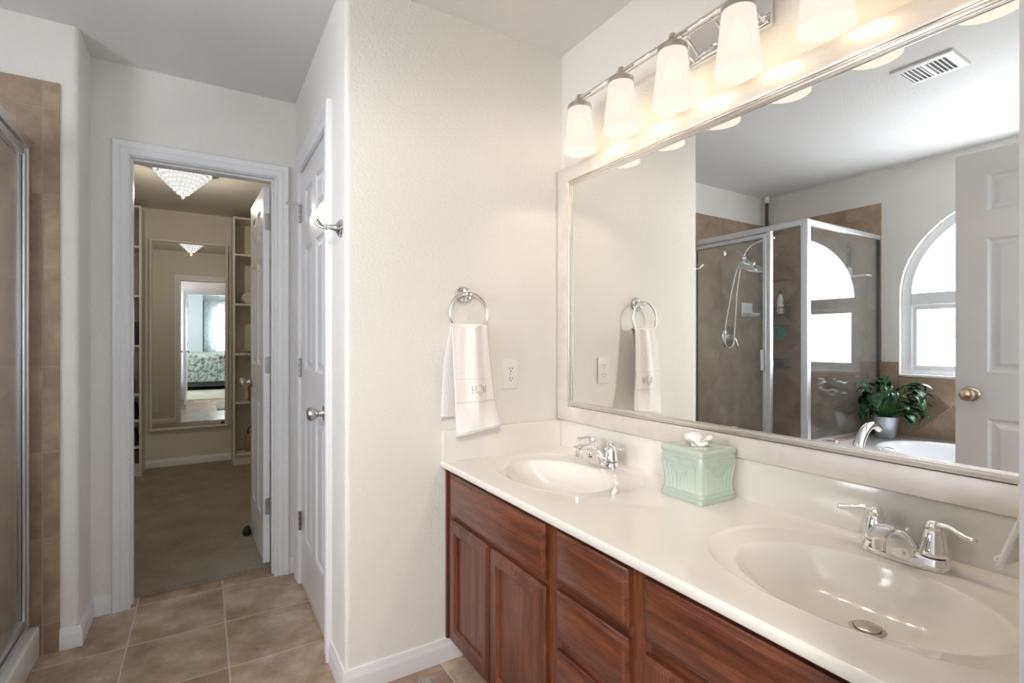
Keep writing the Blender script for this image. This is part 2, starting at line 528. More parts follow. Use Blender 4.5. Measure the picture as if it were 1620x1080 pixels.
# ------------------------------------------------------------ trim: casings and baseboards
def casing_profile(w=0.072):
    # (offset from opening edge outward, thickness)
    k = w / 0.072
    return [(a * k, t) for a, t in ((0, 0), (0, 0.010), (0.004, 0.0135), (0.009, 0.0135), (0.0115, 0.0095), (0.015, 0.0095), (0.019, 0.0125), (0.030, 0.0135), (0.034, 0.0165), (0.038, 0.0165),
                                    (0.040, 0.0135), (0.050, 0.0150), (0.057, 0.0200), (0.066, 0.0210), (0.070, 0.0185), (0.072, 0.014), (0.072, 0))]
def casing(name, a0, a1, top, fn, z0=0.0, w=0.072, ts=1.0):
    """three-sided mitred casing round an opening a0..a1; fn(a, z, depth)->xyz"""
    b = BM(); rings = []
    pr = [(o, t * ts) for o, t in casing_profile(w)]
    rings.append([fn(a0 - o, z0, t) for o, t in pr])
    rings.append([fn(a0 - o, top + o, t) for o, t in pr])
    rings.append([fn(a1 + o, top + o, t) for o, t in pr])
    rings.append([fn(a1 + o, z0, t) for o, t in pr])
    loft(b, rings)
    return struct(name, b, TRIM, smooth=35)
def jamb(name, boxes):
    b = BM()
    for q in boxes: box(b, *q)
    return struct(name, b, TRIM)
casing('trim_1', -0.283, 0.314, 2.038, lambda a, z, d: (a, 2.83 - d, z), w=0.064)
jamb('trim_2', [(-0.291, -0.281, 2.828, 2.947, 0, 2.035), (0.309, 0.319, 2.828, 2.947, 0, 2.035), (-0.291, 0.319, 2.828, 2.947, 2.034, 2.046),
                (-0.281, -0.274, 2.86, 2.90, 0, 2.034), (0.300, 0.309, 2.86, 2.90, 0, 2.034), (-0.274, 0.300, 2.86, 2.90, 2.026, 2.034)])
casing('trim_3', 2.030, 2.673, 2.036, lambda a, z, d: (0.41 - d, a, z))
jamb('trim_4', [(0.408, 0.52, 2.02, 2.032, 0, 2.034), (0.408, 0.52, 2.671, 2.683, 0, 2.034), (0.408, 0.52, 2.02, 2.683, 2.034, 2.046)])
casing('trim_5', -0.266, 0.486, 2.036, lambda a, z, d: (a, 0.10 + d, z), ts=1.1)
jamb('trim_6', [(-0.275, -0.262, -0.012, 0.102, 0, 2.034), (0.482, 0.505, -0.012, 0.102, 0, 2.034), (-0.275, 0.505, -0.012, 0.102, 2.034, 2.046)])
casing('trim_7', -0.266, 0.496, 2.036, lambda a, z, d: (a, -0.02 - d, z), 0.012)
casing('trim_8', -0.283, 0.314, 2.038, lambda a, z, d: (a, 2.945 + d, z), 0.022)
def baseboard(name, pts, z0=0.0, h=0.082):
    """pts: polyline; board lies to the LEFT of the walking direction"""
    pr = [(0, 0), (0.013, 0), (0.013, h * 0.62), (0.0115, h * 0.72), (0.009, h * 0.78), (0.0085, h * 0.90), (0.006, h), (0, h)]
    P = [Vector((*p, 0)) for p in pts]
    rings = []
    for i, p in enumerate(P):
        nrm = []
        for a, c in ((i - 1, i), (i, i + 1)):
            if 0 <= a and c < len(P):
                t = (P[c] - P[a]).normalized(); nrm.append(Vector((-t.y, t.x, 0)))
        n = sum(nrm, Vector()); n.normalize()
        sc = 1 / max(0.3, n.dot(nrm[0]))
        rings.append([(p.x + n.x * o * sc, p.y + n.y * o * sc, z0 + z) for o, z in pr])
    b = BM(); loft(b, rings)
    return struct(name, b, TRIM, smooth=35)
baseboard('baseboard_front_left', [(-0.346, 2.83), (-0.42, 2.83), (-0.42, 2.59), (-0.477, 2.59)][::1])
baseboard('baseboard_front_right', [(0.41, 2.83), (0.377, 2.83)])
baseboard('baseboard_linen_far', [(0.41, 2.745), (0.41, 2.817)])
baseboard('baseboard_linen_near', [(0.846, 1.75), (0.41, 1.75), (0.41, 1.958)][::-1][::-1])
baseboard('baseboard_closet', [(0.24, 5.75), (-0.47, 5.75)], 0.022, 0.07)
baseboard('baseboard_closet_front', [(-1.18, 2.945), (-0.356, 2.945)], 0.022, 0.07)
# ------------------------------------------------------------ six panel doors
def six_panel(bm, w, h, t=0.035, st=0.108, mid=0.10):
    xs = [0, st, (w - mid) / 2, (w + mid) / 2, w - st, w]
    k = h / 2.03
    zs = [0, 0.235 * k, 0.86 * k, 1.06 * k, 1.645 * k, 1.765 * k, 1.925 * k, h]
    rows = (1, 3, 5); cols = (1, 3)
    for side in (0, 1):
        y = 0 if side == 0 else t
        sg = -1 if side == 0 else 1
        def V(x, z, d): return bm.verts.new((x, y + sg * d, z))
        grid = [[V(x, z, 0) for x in xs] for z in zs]
        for j in range(len(zs) - 1):
            for i in range(len(xs) - 1):
                c = [grid[j][i], grid[j][i + 1], grid[j + 1][i + 1], grid[j + 1][i]]
                if j in rows and i in cols:
                    x0, x1, z0, z1 = xs[i], xs[i + 1], zs[j], zs[j + 1]
                    prev = c
                    for ins, dep in ((0.006, -0.004), (0.012, -0.009), (0.022, -0.009), (0.042, -0.002)):
                        lp = [V(x0 + ins, z0 + ins, dep), V(x1 - ins, z0 + ins, dep), V(x1 - ins, z1 - ins, dep), V(x0 + ins, z1 - ins, dep)]
                        for q in range(4): bm.faces.new((prev[q], prev[(q + 1) % 4], lp[(q + 1) % 4], lp[q]))
                        prev = lp
                    bm.faces.new(prev)
                else: bm.faces.new(c)
        if side == 0: G0 = grid
        else: G1 = grid
    nz, nx = len(zs), len(xs)
    for j in range(nz - 1):
        for i in (0, nx - 1): bm.faces.new((G0[j][i], G0[j + 1][i], G1[j + 1][i], G1[j][i]))
    for i in range(nx - 1):
        for j in (0, nz - 1): bm.faces.new((G0[j][i], G0[j][i + 1], G1[j][i + 1], G1[j][i]))
    return bm

def knob_bm(sign, c):
    """knob along local Y, sign -1 or +1 pointing away from the door face"""
    b = BM()
    pr = [(0.0, 0), (0.033, 0), (0.0335, 0.004), (0.030, 0.009), (0.016, 0.012), (0.0125, 0.020), (0.0125, 0.030), (0.018, 0.036), (0.0255, 0.043),
          (0.0285, 0.052), (0.0275, 0.061), (0.022, 0.068), (0.012, 0.072), (0, 0.073)]
    lathe(b, [(r_, h_ * sign) for r_, h_ in pr], c, 'Y', 32, cap=False)
    return b

def hinge_plate(parent, x0, x1, y, z, mat=NICKEL, nx=1):
    """leaf on a plane y=const (local), with screws, and barrel"""
    b = BM()
    box(b, x0, x1, y - 0.002, y + 0.0005, z - 0.045, z + 0.045, 0.0)
    # rounded corners on the outer edge are shaped with a bevel
    es = [e for e in b.edges if abs(e.verts[0].co.x - x0) < 1e-6 and abs(e.verts[1].co.x - x0) < 1e-6 and abs(e.verts[0].co.y - e.verts[1].co.y) > 1e-4]
    bmesh.ops.bevel(b, geom=es, offset=0.012, segments=5, profile=0.5, affect='EDGES')
    h = obj('hinge', b, mat, parent, smooth=30)
    b = BM()
    for k, (dx, dz) in enumerate(((0.009, 0.030), (0.017, 0.0), (0.009, -0.030))):
        lathe(b, [(0, -0.0032), (0.0032, -0.0030), (0.0036, -0.0018), (0.0036, 0)], (x0 + dx, y, z + dz), 'Y', 10)
    obj('screws', b, mat, h, smooth=True)
    return h

# closet door, swung into the closet; local x along the leaf from the hinge, y thickness
d = thing('door_1', None, None, (0.300, 2.950, 0.03), R(92.0)); d['kind'] = 'structure'
# after the turn local +x -> +Y world, local +y -> -X world
obj('door_leaf', six_panel(BM(), 0.545, 1.990, 0.032, 0.085, 0.085), DOORP, d)
for sgn, yy in ((-1, 0.0), (1, 0.032)):
    obj('door_knob', knob_bm(sgn, (0.487, yy, 0.925)), NICKEL, d, smooth=30)
for z in (1.805, 1.045, 0.296):
    b = BM(); box(b, -0.002, 0.0005, -0.012, 0.024, z - 0.045, z + 0.045)
    es = [e for e in b.edges if e.verts[0].co.y > 0.02 and e.verts[1].co.y > 0.02 and abs(e.verts[0].co.x - e.verts[1].co.x) > 1e-4]
    bmesh.ops.bevel(b, geom=es, offset=0.011, segments=5, profile=0.5, affect='EDGES')
    h = obj('hinge', b, HINGE, d, smooth=30)
    b = BM(); tube(b, [(-0.004, -0.006, z - 0.047), (-0.004, -0.006, z + 0.047)], 0.0045, 10)
    for dy, dz in ((0.012, 0.030), (0.004, 0.0), (0.012, -0.030)):
        lathe(b, [(0, -0.0034), (0.003, -0.0032), (0.0034, -0.002), (0.0034, 0)], (0, dy, z + dz), 'X', 10)
    obj('hinge_pin', b, HINGE, h, smooth=True)
# black rubber door stop on the carpet under the free corner of the door
b = BM()
lathe(b, [(0, 0), (0.020, 0.0), (0.023, 0.008), (0.022, 0.030), (0.017, 0.045), (0.008, 0.055), (0, 0.057)], (0.225, 3.455, 0.022), 'Z', 20, cap=False)
tag(obj('door_stop', b, BLACK, smooth=True), 'small black rounded door stop on the closet carpet by the open closet door', 'door stop')

# linen closet door (closed), leaf flush near wall face X=0.41
d = thing('door_2', None, None, (0.414, 2.669, 0.012), R(-90)); d['kind'] = 'structure'
# local x -> -Y world, local y -> +X world
obj('door_leaf', six_panel(BM(), 0.635, 2.018, 0.035, 0.10, 0.09), DOORP, d)
obj('door_knob', knob_bm(-1, (0.585, 0.0, 0.905)), NICKEL, d, smooth=30)
for i, z in enumerate((1.82, 1.06, 0.302)):
    b = BM(); tube(b, [(-0.005, -0.008, z - 0.047), (-0.005, -0.008, z + 0.047)], 0.006, 12)
    box(b, -0.014, -0.005, -0.0075, -0.004, z - 0.044, z + 0.044); box(b, -0.004, 0.010, -0.005, -0.001, z - 0.044, z + 0.044)
    h = obj('hinge', b, HINGE, d, smooth=30)
    b = BM()
    for q in (-0.044, -0.017, 0.009, 0.036): tube(b, [(-0.005, -0.008, z + q), (-0.005, -0.008, z + q + 0.0025)], 0.0066, 12)
    obj('knuckle_rings', b, BLACK, h)
    if i == 0:
        b = BM(); tube(b, [(-0.005, -0.008, z + 0.050), (-0.012, -0.03, z + 0.052), (-0.020, -0.058, z + 0.050)], 0.0045, 10)
        lathe(b, [(0, 0), (0.008, 0.0), (0.0085, 0.006), (0.005, 0.010), (0, 0.010)], (-0.020, -0.068, z + 0.050), 'Y', 12)
        obj('hinge_pin_stop', b, NICKEL, d, smooth=True)

# bathroom entry door, open against the tub side; seen in the mirror
d = thing('door_3', None, None, (-0.268, 0.123, 0.012), R(90)); d['kind'] = 'structure'
# local x -> +Y, local y -> -X
obj('door_leaf', six_panel(BM(), 0.765, 2.018, 0.035), DOORP, d)
obj('door_knob', knob_bm(-0.78, (0.712, 0.0, 0.955)), BRASSY, d, smooth=30)
obj('door_knob', knob_bm(0.78, (0.712, 0.035, 0.955)), BRASSY, d, smooth=30)
for z in (1.82, 1.06, 0.302):
    b = BM(); tube(b, [(-0.006, -0.008, z - 0.047), (-0.006, -0.008, z + 0.047)], 0.006, 12)
    obj('hinge', b, BRASSY, d, smooth=True)

# ------------------------------------------------------------ vanity cabinet
XF = 0.787     # face frame plane
vc = thing('vanity_cabinet', 'reddish brown oak double vanity cabinet under the cream countertop', 'cabinet', (1.05, 0.925, 0.0))
# carcass behind the face frame with the toe kick recess
b = BM()
box(b, XF + 0.018, 1.325, 0.103, 0.121, 0.088, 0.717); box(b, XF + 0.018, 1.325, 1.716, 1.734, 0.088, 0.717)
box(b, XF + 0.018, 1.325, 0.121, 1.716, 0.088, 0.104); box(b, 1.318, 1.325, 0.121, 1.716, 0.104, 0.717)
obj('carcass', b, WOOD_V, vc, True)
b = BM(); box(b, 0.852, 0.866, 0.103, 1.747, 0.0, 0.088); box(b, 0.866, 1.30, 1.735, 1.747, 0, 0.088); obj('toe_kick', b, simple('dark_toe_board', (0.10, 0.035, 0.015), 0.5), vc, True)
cells = []
doorsL = [(1.404, 1.692), (1.092, 1.390)]
doorsR = [(0.452, 0.742), (0.150, 0.440)]
ST = (0.787, 1.045)
# face frame: stiles then rails
for y0, y1 in ((1.680, 1.735), (1.036, 1.100), (0.732, 0.796), (0.103, 0.160)):
    b = BM(); box(b, XF, XF + 0.019, y0, y1, 0.088, 0.729); obj('stile', b, WOOD_V, vc, True)
for y0, y1, zz in ((1.100, 1.680, ((0.088, 0.125), (0.540, 0.576), (0.700, 0.729))),
                   (0.160, 0.732, ((0.088, 0.125), (0.540, 0.596), (0.700, 0.729))),
                   (0.796, 1.036, ((0.088, 0.125), (0.246, 0.29), (0.40, 0.443), (0.552, 0.594), (0.700, 0.729)))):
    for z0, z1 in zz:
        b = BM(); box(b, XF + 0.0005, XF + 0.0185, y0, y1, z0, z1); obj('rail', b, WOOD_H, vc, True)
b = BM(); box(b, 0.778, 0.80, 1.7355, 1.7485, 0.086, 0.729); obj('filler_strip', b, simple('dark_cherry_edge', (0.13, 0.04, 0.018), 0.4), vc, True)

def slab_front(bm, y0, y1, z0, z1, x_back=XF - 0.0005, t=0.019):
    """drawer front with profiled edges"""
    def rg(ins, x): return [(x, y0 + ins, z0 + ins), (x, y1 - ins, z0 + ins), (x, y1 - ins, z1 - ins), (x, y0 + ins, z1 - ins)]
    x = x_back
    loft(bm, [rg(0, x), rg(0, x - t * 0.50), rg(0.003, x - t * 0.62), rg(0.008, x - t * 0.70), rg(0.012, x - t * 0.93), rg(0.015, x - t)])
    return bm
def door_front(y0, y1, z0, z1, parent):
    x = XF - 0.0005; t = 0.019; w = 0.050
    b = BM()
    def rg(i, xx): return [(xx, y0 + i, z0 + i), (xx, y1 - i, z0 + i), (xx, y1 - i, z1 - i), (xx, y0 + i, z1 - i)]
    loft(b, [rg(0, x), rg(0, x - t * 0.55), rg(0.004, x - t * 0.75), rg(0.008, x - t), rg(w - 0.010, x - t), rg(w - 0.005, x - t * 0.80), rg(w, x - t * 0.45), rg(w, x)], cap=False)
    o = obj('door', b, WOOD_V, parent, True, smooth=25)
    b = BM()
    loft(b, [rg(w - 0.002, x), rg(w - 0.002, x - 0.0055)], cap=True)
    obj('door_panel', b, WOOD_V, o, True)
    return o
for y0, y1 in doorsL: door_front(y0, y1, 0.112, 0.548, vc)
for y0, y1 in doorsR: door_front(y0, y1, 0.112, 0.556, vc)
obj('false_drawer_front', slab_front(BM(), 1.095, 1.692, 0.564, 0.712), WOOD_H, vc, True, smooth=25)
obj('false_drawer_front', slab_front(BM(), 0.150, 0.742, 0.586, 0.712), WOOD_H, vc, True, smooth=25)
for z0, z1 in ((0.586, 0.712), (0.434, 0.562), (0.282, 0.408), (0.112, 0.256)):
    obj('drawer', slab_front(BM(), ST[0], ST[1], z0, z1), WOOD_H, vc, True, smooth=25)

# ------------------------------------------------------------ countertop with two moulded bowls
ZT = 0.752
ct = thing('countertop', 'cream cultured marble countertop with two moulded oval sink bowls', 'countertop', (1.05, 0.925, 0.720))
def sellipse(cx, cy, ax, ay, ang, p=2.0):
    c, s_ = math.cos(ang), math.sin(ang)
    return (cx + ax * math.copysign(abs(c) ** (2 / p), c), cy + ay * math.copysign(abs(s_) ** (2 / p), s_))
def bowl_panel(bm, x0, x1, y0, y1, rings, ztop, n=128):
    """rectangle with nested oval rings; rings: (cx, cy, ax, ay, z, p)"""
    cx, cy = rings[0][0], rings[0][1]
    angs = [2 * PI * k / n for k in range(n)]
    for q in ((x0, y0), (x1, y0), (x1, y1), (x0, y1)):
        a = math.atan2(q[1] - cy, q[0] - cx) % (2 * PI)
        k = min(range(n), key=lambda i: abs(angs[i] - a)); angs[k] = a
    outer = []
    for a in angs:
        dx, dy = math.cos(a), math.sin(a)
        ts = []
        if dx > 1e-9: ts.append((x1 - cx) / dx)
        if dx < -1e-9: ts.append((x0 - cx) / dx)
        if dy > 1e-9: ts.append((y1 - cy) / dy)
        if dy < -1e-9: ts.append((y0 - cy) / dy)
        t = min(ts); outer.append((cx + dx * t, cy + dy * t, ztop))
    rr = [outer]
    for (rx, ry, ax, ay, z, p) in rings:
        ring = []
        for a in angs:
            # direction-preserving superellipse
            c, s_ = math.cos(a), math.sin(a)
            rad = 1.0 / ((abs(c) / ax) ** p + (abs(s_) / ay) ** p) ** (1 / p)
            ring.append((rx + c * rad, ry + s_ * rad, z))
        rr.append(ring)
    return loft(bm, rr, cap=False)
def sink_rings(cy):
    ox, oy = 1.062, cy
    L = [(ox, oy, 0.212, 0.292, ZT, 2.3), (ox, oy, 0.208, 0.288, ZT - 0.0008, 2.3), (ox, oy, 0.203, 0.283, ZT - 0.0035, 2.3), (ox, oy, 0.199, 0.279, ZT - 0.0045, 2.3)]
    bx = 1.030
    for ax, ay, z in ((0.166, 0.226, -0.0065), (0.161, 0.221, -0.0085), (0.157, 0.217, -0.013), (0.153, 0.213, -0.020), (0.147, 0.205, -0.034), (0.138, 0.193, -0.052),
                      (0.124, 0.174, -0.073), (0.105, 0.149, -0.092), (0.080, 0.115, -0.106), (0.052, 0.075, -0.114), (0.022, 0.022, -0.118)):
        f_ = min(1.0, max(0.0, (0.166 - ax) / 0.144))
        L.append((bx + 0.055 * f_, oy, ax, ay, ZT + (z if z > -0.01 else -0.01 + (z + 0.01) * 0.87), 2.0))
    return L
b = BM()
bowl_panel(b, 0.764, 1.31, 0.925, 1.7475, sink_rings(1.385), ZT)
bowl_panel(b, 0.764, 1.31, 0.1015, 0.925, sink_rings(0.465), ZT)
# front nosing and underside
prof = [(0.764, ZT), (0.7595, ZT - 0.0012), (0.757, ZT - 0.005), (0.757, ZT - 0.017), (0.7590, ZT - 0.021), (0.764, ZT - 0.022), (0.80, ZT - 0.022)]
ra = [b.verts.new((x, 0.1015, z)) for x, z in prof]; rb = [b.verts.new((x, 1.7475, z)) for x, z in prof]
for i in range(len(prof) - 1): b.faces.new((ra[i], rb[i], rb[i + 1], ra[i + 1]))
bmesh.ops.remove_doubles(b, verts=b.verts, dist=0.0002)
o = obj('bowl_deck', b, MARBLE, ct, True, smooth=50)
for ya, yb in ((1.732, 1.7475), (0.1015, 0.112)):
    b = BM(); box(b, 0.766, 1.325, ya, yb, ZT - 0.0215, ZT - 0.001); obj('end_edge', b, MARBLE, ct, True)
b = BM(); box(b, 1.309, 1.3295, 0.1015, 1.7475, ZT - 0.002, 0.866, 0.003); obj('backsplash', b, MARBLE, ct, True, smooth=30)
b = BM(); box(b, 0.762, 1.309, 1.729, 1.7495, ZT - 0.002, 0.866, 0.003); obj('side_splash', b, MARBLE, ct, True, smooth=30)
DARKN = simple('drain_metal', (0.55, 0.50, 0.44), 0.25, 1.0)
for cy in (1.385, 0.465):
    b = BM(); lathe(b, [(0.0, -0.004), (0.031, -0.004), (0.031, 0.001), (0.028, 0.003), (0.024, 0.0035), (0.0235, 0.0015), (0.0225, 0.0015), (0.022, 0.006), (0.016, 0.009), (0, 0.010)],
                (1.085, cy, ZT - 0.1040), 'Z', 32, cap=False)
    obj('drain', b, DARKN, ct, True, smooth=30, label='round metal sink drain')

# ------------------------------------------------------------ centerset faucets
def rrect(cx, cz, w, h, n=6, p=3.2):
    out = []
    for k in range(4 * n):
        a = 2 * PI * k / (4 * n)
        c, s_ = math.cos(a), math.sin(a)
        rad = 1.0 / ((abs(c) / (w / 2)) ** p + (abs(s_) / (h / 2)) ** p) ** (1 / p)
        out.append((cx + c * rad, cz + s_ * rad))
    return out
def make_faucet(loc, label):
    t = thing('sink_faucet', label, 'faucet', loc, 0, 'two handle faucets of the double vanity')
    b = BM()   # base with rounded ends and a raised waist; long axis local Y
    for sgn in (1, -1):
        for (r1, r2, za, zb) in ((0, 0, 0, 0),): pass
    rings = []
    for ins, z in ((0, 0), (0.000, 0.006), (0.0015, 0.014), (0.0045, 0.022), (0.009, 0.0265), (0.014, 0.0280)):
        pts = []
        L, W = 0.0775 - ins, 0.0275 - ins
        for k in range(64):
            a = 2 * PI * k / 64; c, s_ = math.cos(a), math.sin(a)
            rad = 1.0 / ((abs(c) / W) ** 3.0 + (abs(s_) / L) ** 3.0) ** (1 / 3.0)
            pts.append((c * rad, s_ * rad, z))
        rings.append(pts)
    loft(b, rings)
    obj('base', b, CHROME, t, smooth=40)
    # spout: broad foot sweeping up and forward, then turning down at the tip
    sp = [(-0.004, 0.004, 0.050, 0.064, 90), (-0.008, 0.022, 0.044, 0.060, 78), (-0.016, 0.038, 0.038, 0.052, 62), (-0.029, 0.053, 0.030, 0.045, 46),
          (-0.046, 0.066, 0.024, 0.040, 28), (-0.066, 0.074, 0.021, 0.037, 12), (-0.088, 0.077, 0.020, 0.035, 0), (-0.108, 0.075, 0.020, 0.034, -14),
          (-0.122, 0.070, 0.019, 0.032, -30)]
    b = BM(); rings = []
    for x, z, th_, wd, ang in sp:
        a = R(ang); nx, nz = math.sin(a), math.cos(a)    # normal of section in xz plane (up side)
        rings.append([(x + nx * v, u, z + nz * v) for u, v in rrect(0, 0, wd, th_, 8, 3.0)])
    loft(b, rings); obj('spout', b, CHROME, t, smooth=50)
    b = BM(); lathe(b, [(0, -0.022), (0.0095, -0.022), (0.0115, -0.020), (0.0115, 0.0), (0, 0.0)], (-0.111, 0, 0.066), 'Z', 20, cap=False)
    obj('aerator', b, CHROME, t, smooth=40)
    b = BM(); tube(b, [(0.020, 0, 0.018), (0.020, 0, 0.052)], 0.0028, 10)
    lathe(b, [(0, 0), (0.004, 0.0), (0.007, 0.004), (0.0065, 0.009), (0.003, 0.011), (0, 0.0112)], (0.020, 0, 0.051), 'Z', 16, cap=False)
    obj('lift_rod', b, CHROME, t, smooth=40)
    for sgn in (1, -1):
        cy = 0.0508 * sgn
        b = BM()
        lathe(b, [(0.0245, 0.0), (0.0250, 0.003), (0.0225, 0.012), (0.0205, 0.026), (0.0185, 0.038), (0.0150, 0.048), (0.0095, 0.054), (0.0075, 0.056), (0, 0.057)], (0.0, cy, 0.027), 'Z', 32, cap=False)
        h = obj('handle', b, CHROME, t, smooth=50)
        b = BM()
        # round boss that carries the lever
        lathe(b, [(0, -0.015), (0.008, -0.013), (0.0125, -0.008), (0.0145, 0), (0.0125, 0.008), (0.008, 0.012), (0, 0.014)], (0.0, cy, 0.083), 'Z', 20, cap=False)
        P = smooth_pts([(-0.001, cy + sgn * 0.004, 0.087), (-0.004, cy + sgn * 0.022, 0.090), (-0.008, cy + sgn * 0.040, 0.085), (-0.012, cy + sgn * 0.055, 0.080), (-0.015, cy + sgn * 0.070, 0.0795)], 5)
        m = len(P)
        rad = [0.0098 - 0.0032 * math.sin(PI * min(1, i / (m * 0.55)) / 2) + (0.0030 * max(0, i / m - 0.5) * 2) for i in range(m)]
        rad[-1] *= 0.55; rad[-2] *= 0.85
        tube(b, P, rad, 14, flat=0.72)
        obj('lever', b, CHROME, h, smooth=50)
    return t
make_faucet((1.245, 1.398, ZT - 0.0045), 'chrome two handle faucet at the far sink beside the towel wall')
make_faucet((1.245, 0.466, ZT - 0.0045), 'chrome two handle faucet at the near sink in the foreground')

# ------------------------------------------------------------ tissue box cover and tissue
CER = simple('celadon_ceramic', (0.44, 0.51, 0.455), 0.22, coat=0.5, coatr=0.1)
tb = thing('tissue_box_cover', 'pale green embossed ceramic tissue box cover between the two sinks', 'tissue box cover', (1.2245, 0.962, ZT), R(-2))
def rsq(s, rad, n_side=60, n_c=6):
    """rounded square of half size s as list (x, y, side, t) in order"""
    out = []
    for k in range(4):
        a0 = k * 90
        M = Matrix.Rotation(R(a0), 2)
        for i in range(n_side):
            t = -1 + 2 * (i + 0.5) / n_side
            v = M @ Vector((s, t * (s - rad))); out.append((v.x, v.y, t, M @ Vector((1, 0))))
        for i in range(n_c):
            a = R(90 * (i + 0.5) / n_c)
            v = M @ Vector((s - rad + rad * math.cos(a), s - rad + rad * math.sin(a))); out.append((v.x, v.y, None, M @ Vector((math.cos(a), math.sin(a)))))
    return out
H = 0.148
def wav(z):
    T_ = [(0.020, 0.0722), (0.030, 0.0703), (0.045, 0.0695), (0.060, 0.0703), (0.075, 0.0722), (0.090, 0.0745), (0.105, 0.0757), (0.115, 0.0752), (0.124, 0.0738)]
    for (a_, s0), (c_, s1) in zip(T_[:-1], T_[1:]):
        if z <= c_:
            t_ = max(0, (z - a_) / (c_ - a_)); return s0 + (s1 - s0) * t_
    return T_[-1][1]
b = BM(); rings = []
prof = [(0.0735, 0.0), (0.0755, 0.002), (0.0755, 0.012), (0.0725, 0.014), (0.0738, 0.017), (0.0735, 0.022), (0.0700, 0.025)]
for i in range(1, 30):
    z = 0.025 + (0.122 - 0.025) * i / 30
    tt = (z - 0.025) / 0.097
    s = wav(z)
    prof.append((s, z))
prof += [(0.0738, 0.123), (0.0728, 0.127), (0.0745, 0.1300), (0.0758, 0.134), (0.0758, 0.140), (0.0745, 0.145), (0.070, 0.1475), (0.060, 0.148)]
for s, z in prof:
    ring = []
    for x, y, t, nrm in rsq(s, 0.012):
        d_ = 0
        if t is not None:
            hi = 0.088 - 0.018 * math.cos(t * PI) * 1.0
            if 0.026 < z < hi:
                ph = (t + 1) / 2 * 17
                d_ = 0.0018 * math.cos(2 * PI * ph)
        ring.append((x + nrm.x * d_, y + nrm.y * d_, z))
    rings.append(ring)
nR = len(rings[0])
for rr_, z in ((0.045, 0.1482), (0.030, 0.1482), (0.028, 0.146), (0.028, 0.13)):
    ring = []
    for x, y, t, nrm in rsq(0.06, 0.012):
        a = math.atan2(y, x); ring.append((math.cos(a) * rr_, math.sin(a) * rr_, z))
    rings.append(ring)
loft(b, rings, cap=False)
obj('ceramic_shell', b, CER, tb, smooth=50)
b = BM()
def dot(bm, x, y, z, r_):
    bmesh.ops.create_icosphere(bm, subdivisions=1, radius=r_, matrix=Matrix.Translation((x, y, z)))
for side in range(4):
    M = Matrix.Rotation(R(90 * side), 3, 'Z')
    def put(u, z, r_=0.0013):
        tt = (z - 0.025) / 0.097
        s = wav(z)
        v = M @ Vector((s, u, z)); dot(b, v.x, v.y, v.z, r_)
    for c in range(5):
        u0 = -0.050 + 0.025 * c; z0 = 0.106 - (0.006 if c % 2 else 0)
        for k in range(14): put(u0 + 0.0095 * math.cos(2 * PI * k / 14), z0 + 0.0095 * math.sin(2 * PI * k / 14))
        for k in range(7): put(u0 + 0.005 * math.cos(2 * PI * k / 7), z0 + 0.005 * math.sin(2 * PI * k / 7))
        put(u0, z0, 0.0023)
    for k in range(46):
        t = -1 + 2 * (k + 0.5) / 46; put(t * 0.058, 0.0905 - 0.018 * math.cos(t * PI)*0.9, 0.0013)
    for k in range(52):
        t = -1 + 2 * (k + 0.5) / 52; put(t * 0.061, 0.1195, 0.0011)
obj('bead_pattern', b, CER, tb, smooth=True)
TISS = simple('white_tissue', (0.86, 0.84, 0.80), 0.9, sub=0.0)
b = BM()
rng = random.Random(3)
nu, nv = 22, 16
vs = []
for j in range(nv + 1):
    v = j / nv
    row = []
    for i in range(nu + 1):
        u = i / nu
        a = u * 2 * PI * 0.96
        wv = 0.012 + 0.022 * v
        fold = 1 + 0.30 * math.sin(3 * a + 0.6) * v + 0.22 * math.sin(7 * a + 3 * v) * v + 0.10 * math.sin(13 * a) * v
        x = wv * fold * math.cos(a) * 0.50 + 0.004 * math.sin(9 * v + 2 * a); y = wv * fold * math.sin(a) * 1.25
        pk = 0.55 + 0.45 * abs(math.sin(1.5 * a + 0.5)) + 0.15 * math.sin(5 * a)
        z = -0.012 + 0.040 * v * pk + 0.0012 * rng.uniform(-1, 1)
        row.append(b.verts.new((x, y, z)))
    vs.append(row)
for j in range(nv):
    for i in range(nu): b.faces.new((vs[j][i], vs[j][i + 1], vs[j + 1][i + 1], vs[j + 1][i]))
ti = obj('tissue', b, TISS, smooth='all')
ti.location = (1.2245, 0.962, ZT + 0.150)
tag(ti, 'crumpled white tissue sticking out of the green tissue box cover', 'tissue')
md = ti.modifiers.new('s', 'SOLIDIFY'); md.thickness = 0.0008

# ------------------------------------------------------------ framed wall mirror
m, nt, bs = new_mat('brushed_silver_leaf')
n1 = noise(nt, 7, 3, 0.55)
cr = ramp(nt, n1.outputs[0], [(0.15, (0.66, 0.61, 0.56)), (0.85, (0.93, 0.89, 0.85))])
nt.links.new(cr.outputs[0], bs.inputs['Base Color'])
rr_ = ramp(nt, n1.outputs[0], [(0.15, (0.48,) * 3), (0.85, (0.22,) * 3)])
nt.links.new(rr_.outputs[0], bs.inputs['Roughness'])
pset(bs, metal=0.55)
LEAF = m
BEADM = simple('silver_bead', (0.80, 0.77, 0.72), 0.22, 0.9)
DARKLINE = simple('dark_groove', (0.10, 0.085, 0.07), 0.6)
vm = thing('vanity_mirror', 'wide wall mirror in a brushed silver frame above the double vanity', 'mirror', (1.33, 0.925, 0.868))
MY0, MY1, MZ0, MZ1 = 0.106, 1.742, 0.868, 1.932
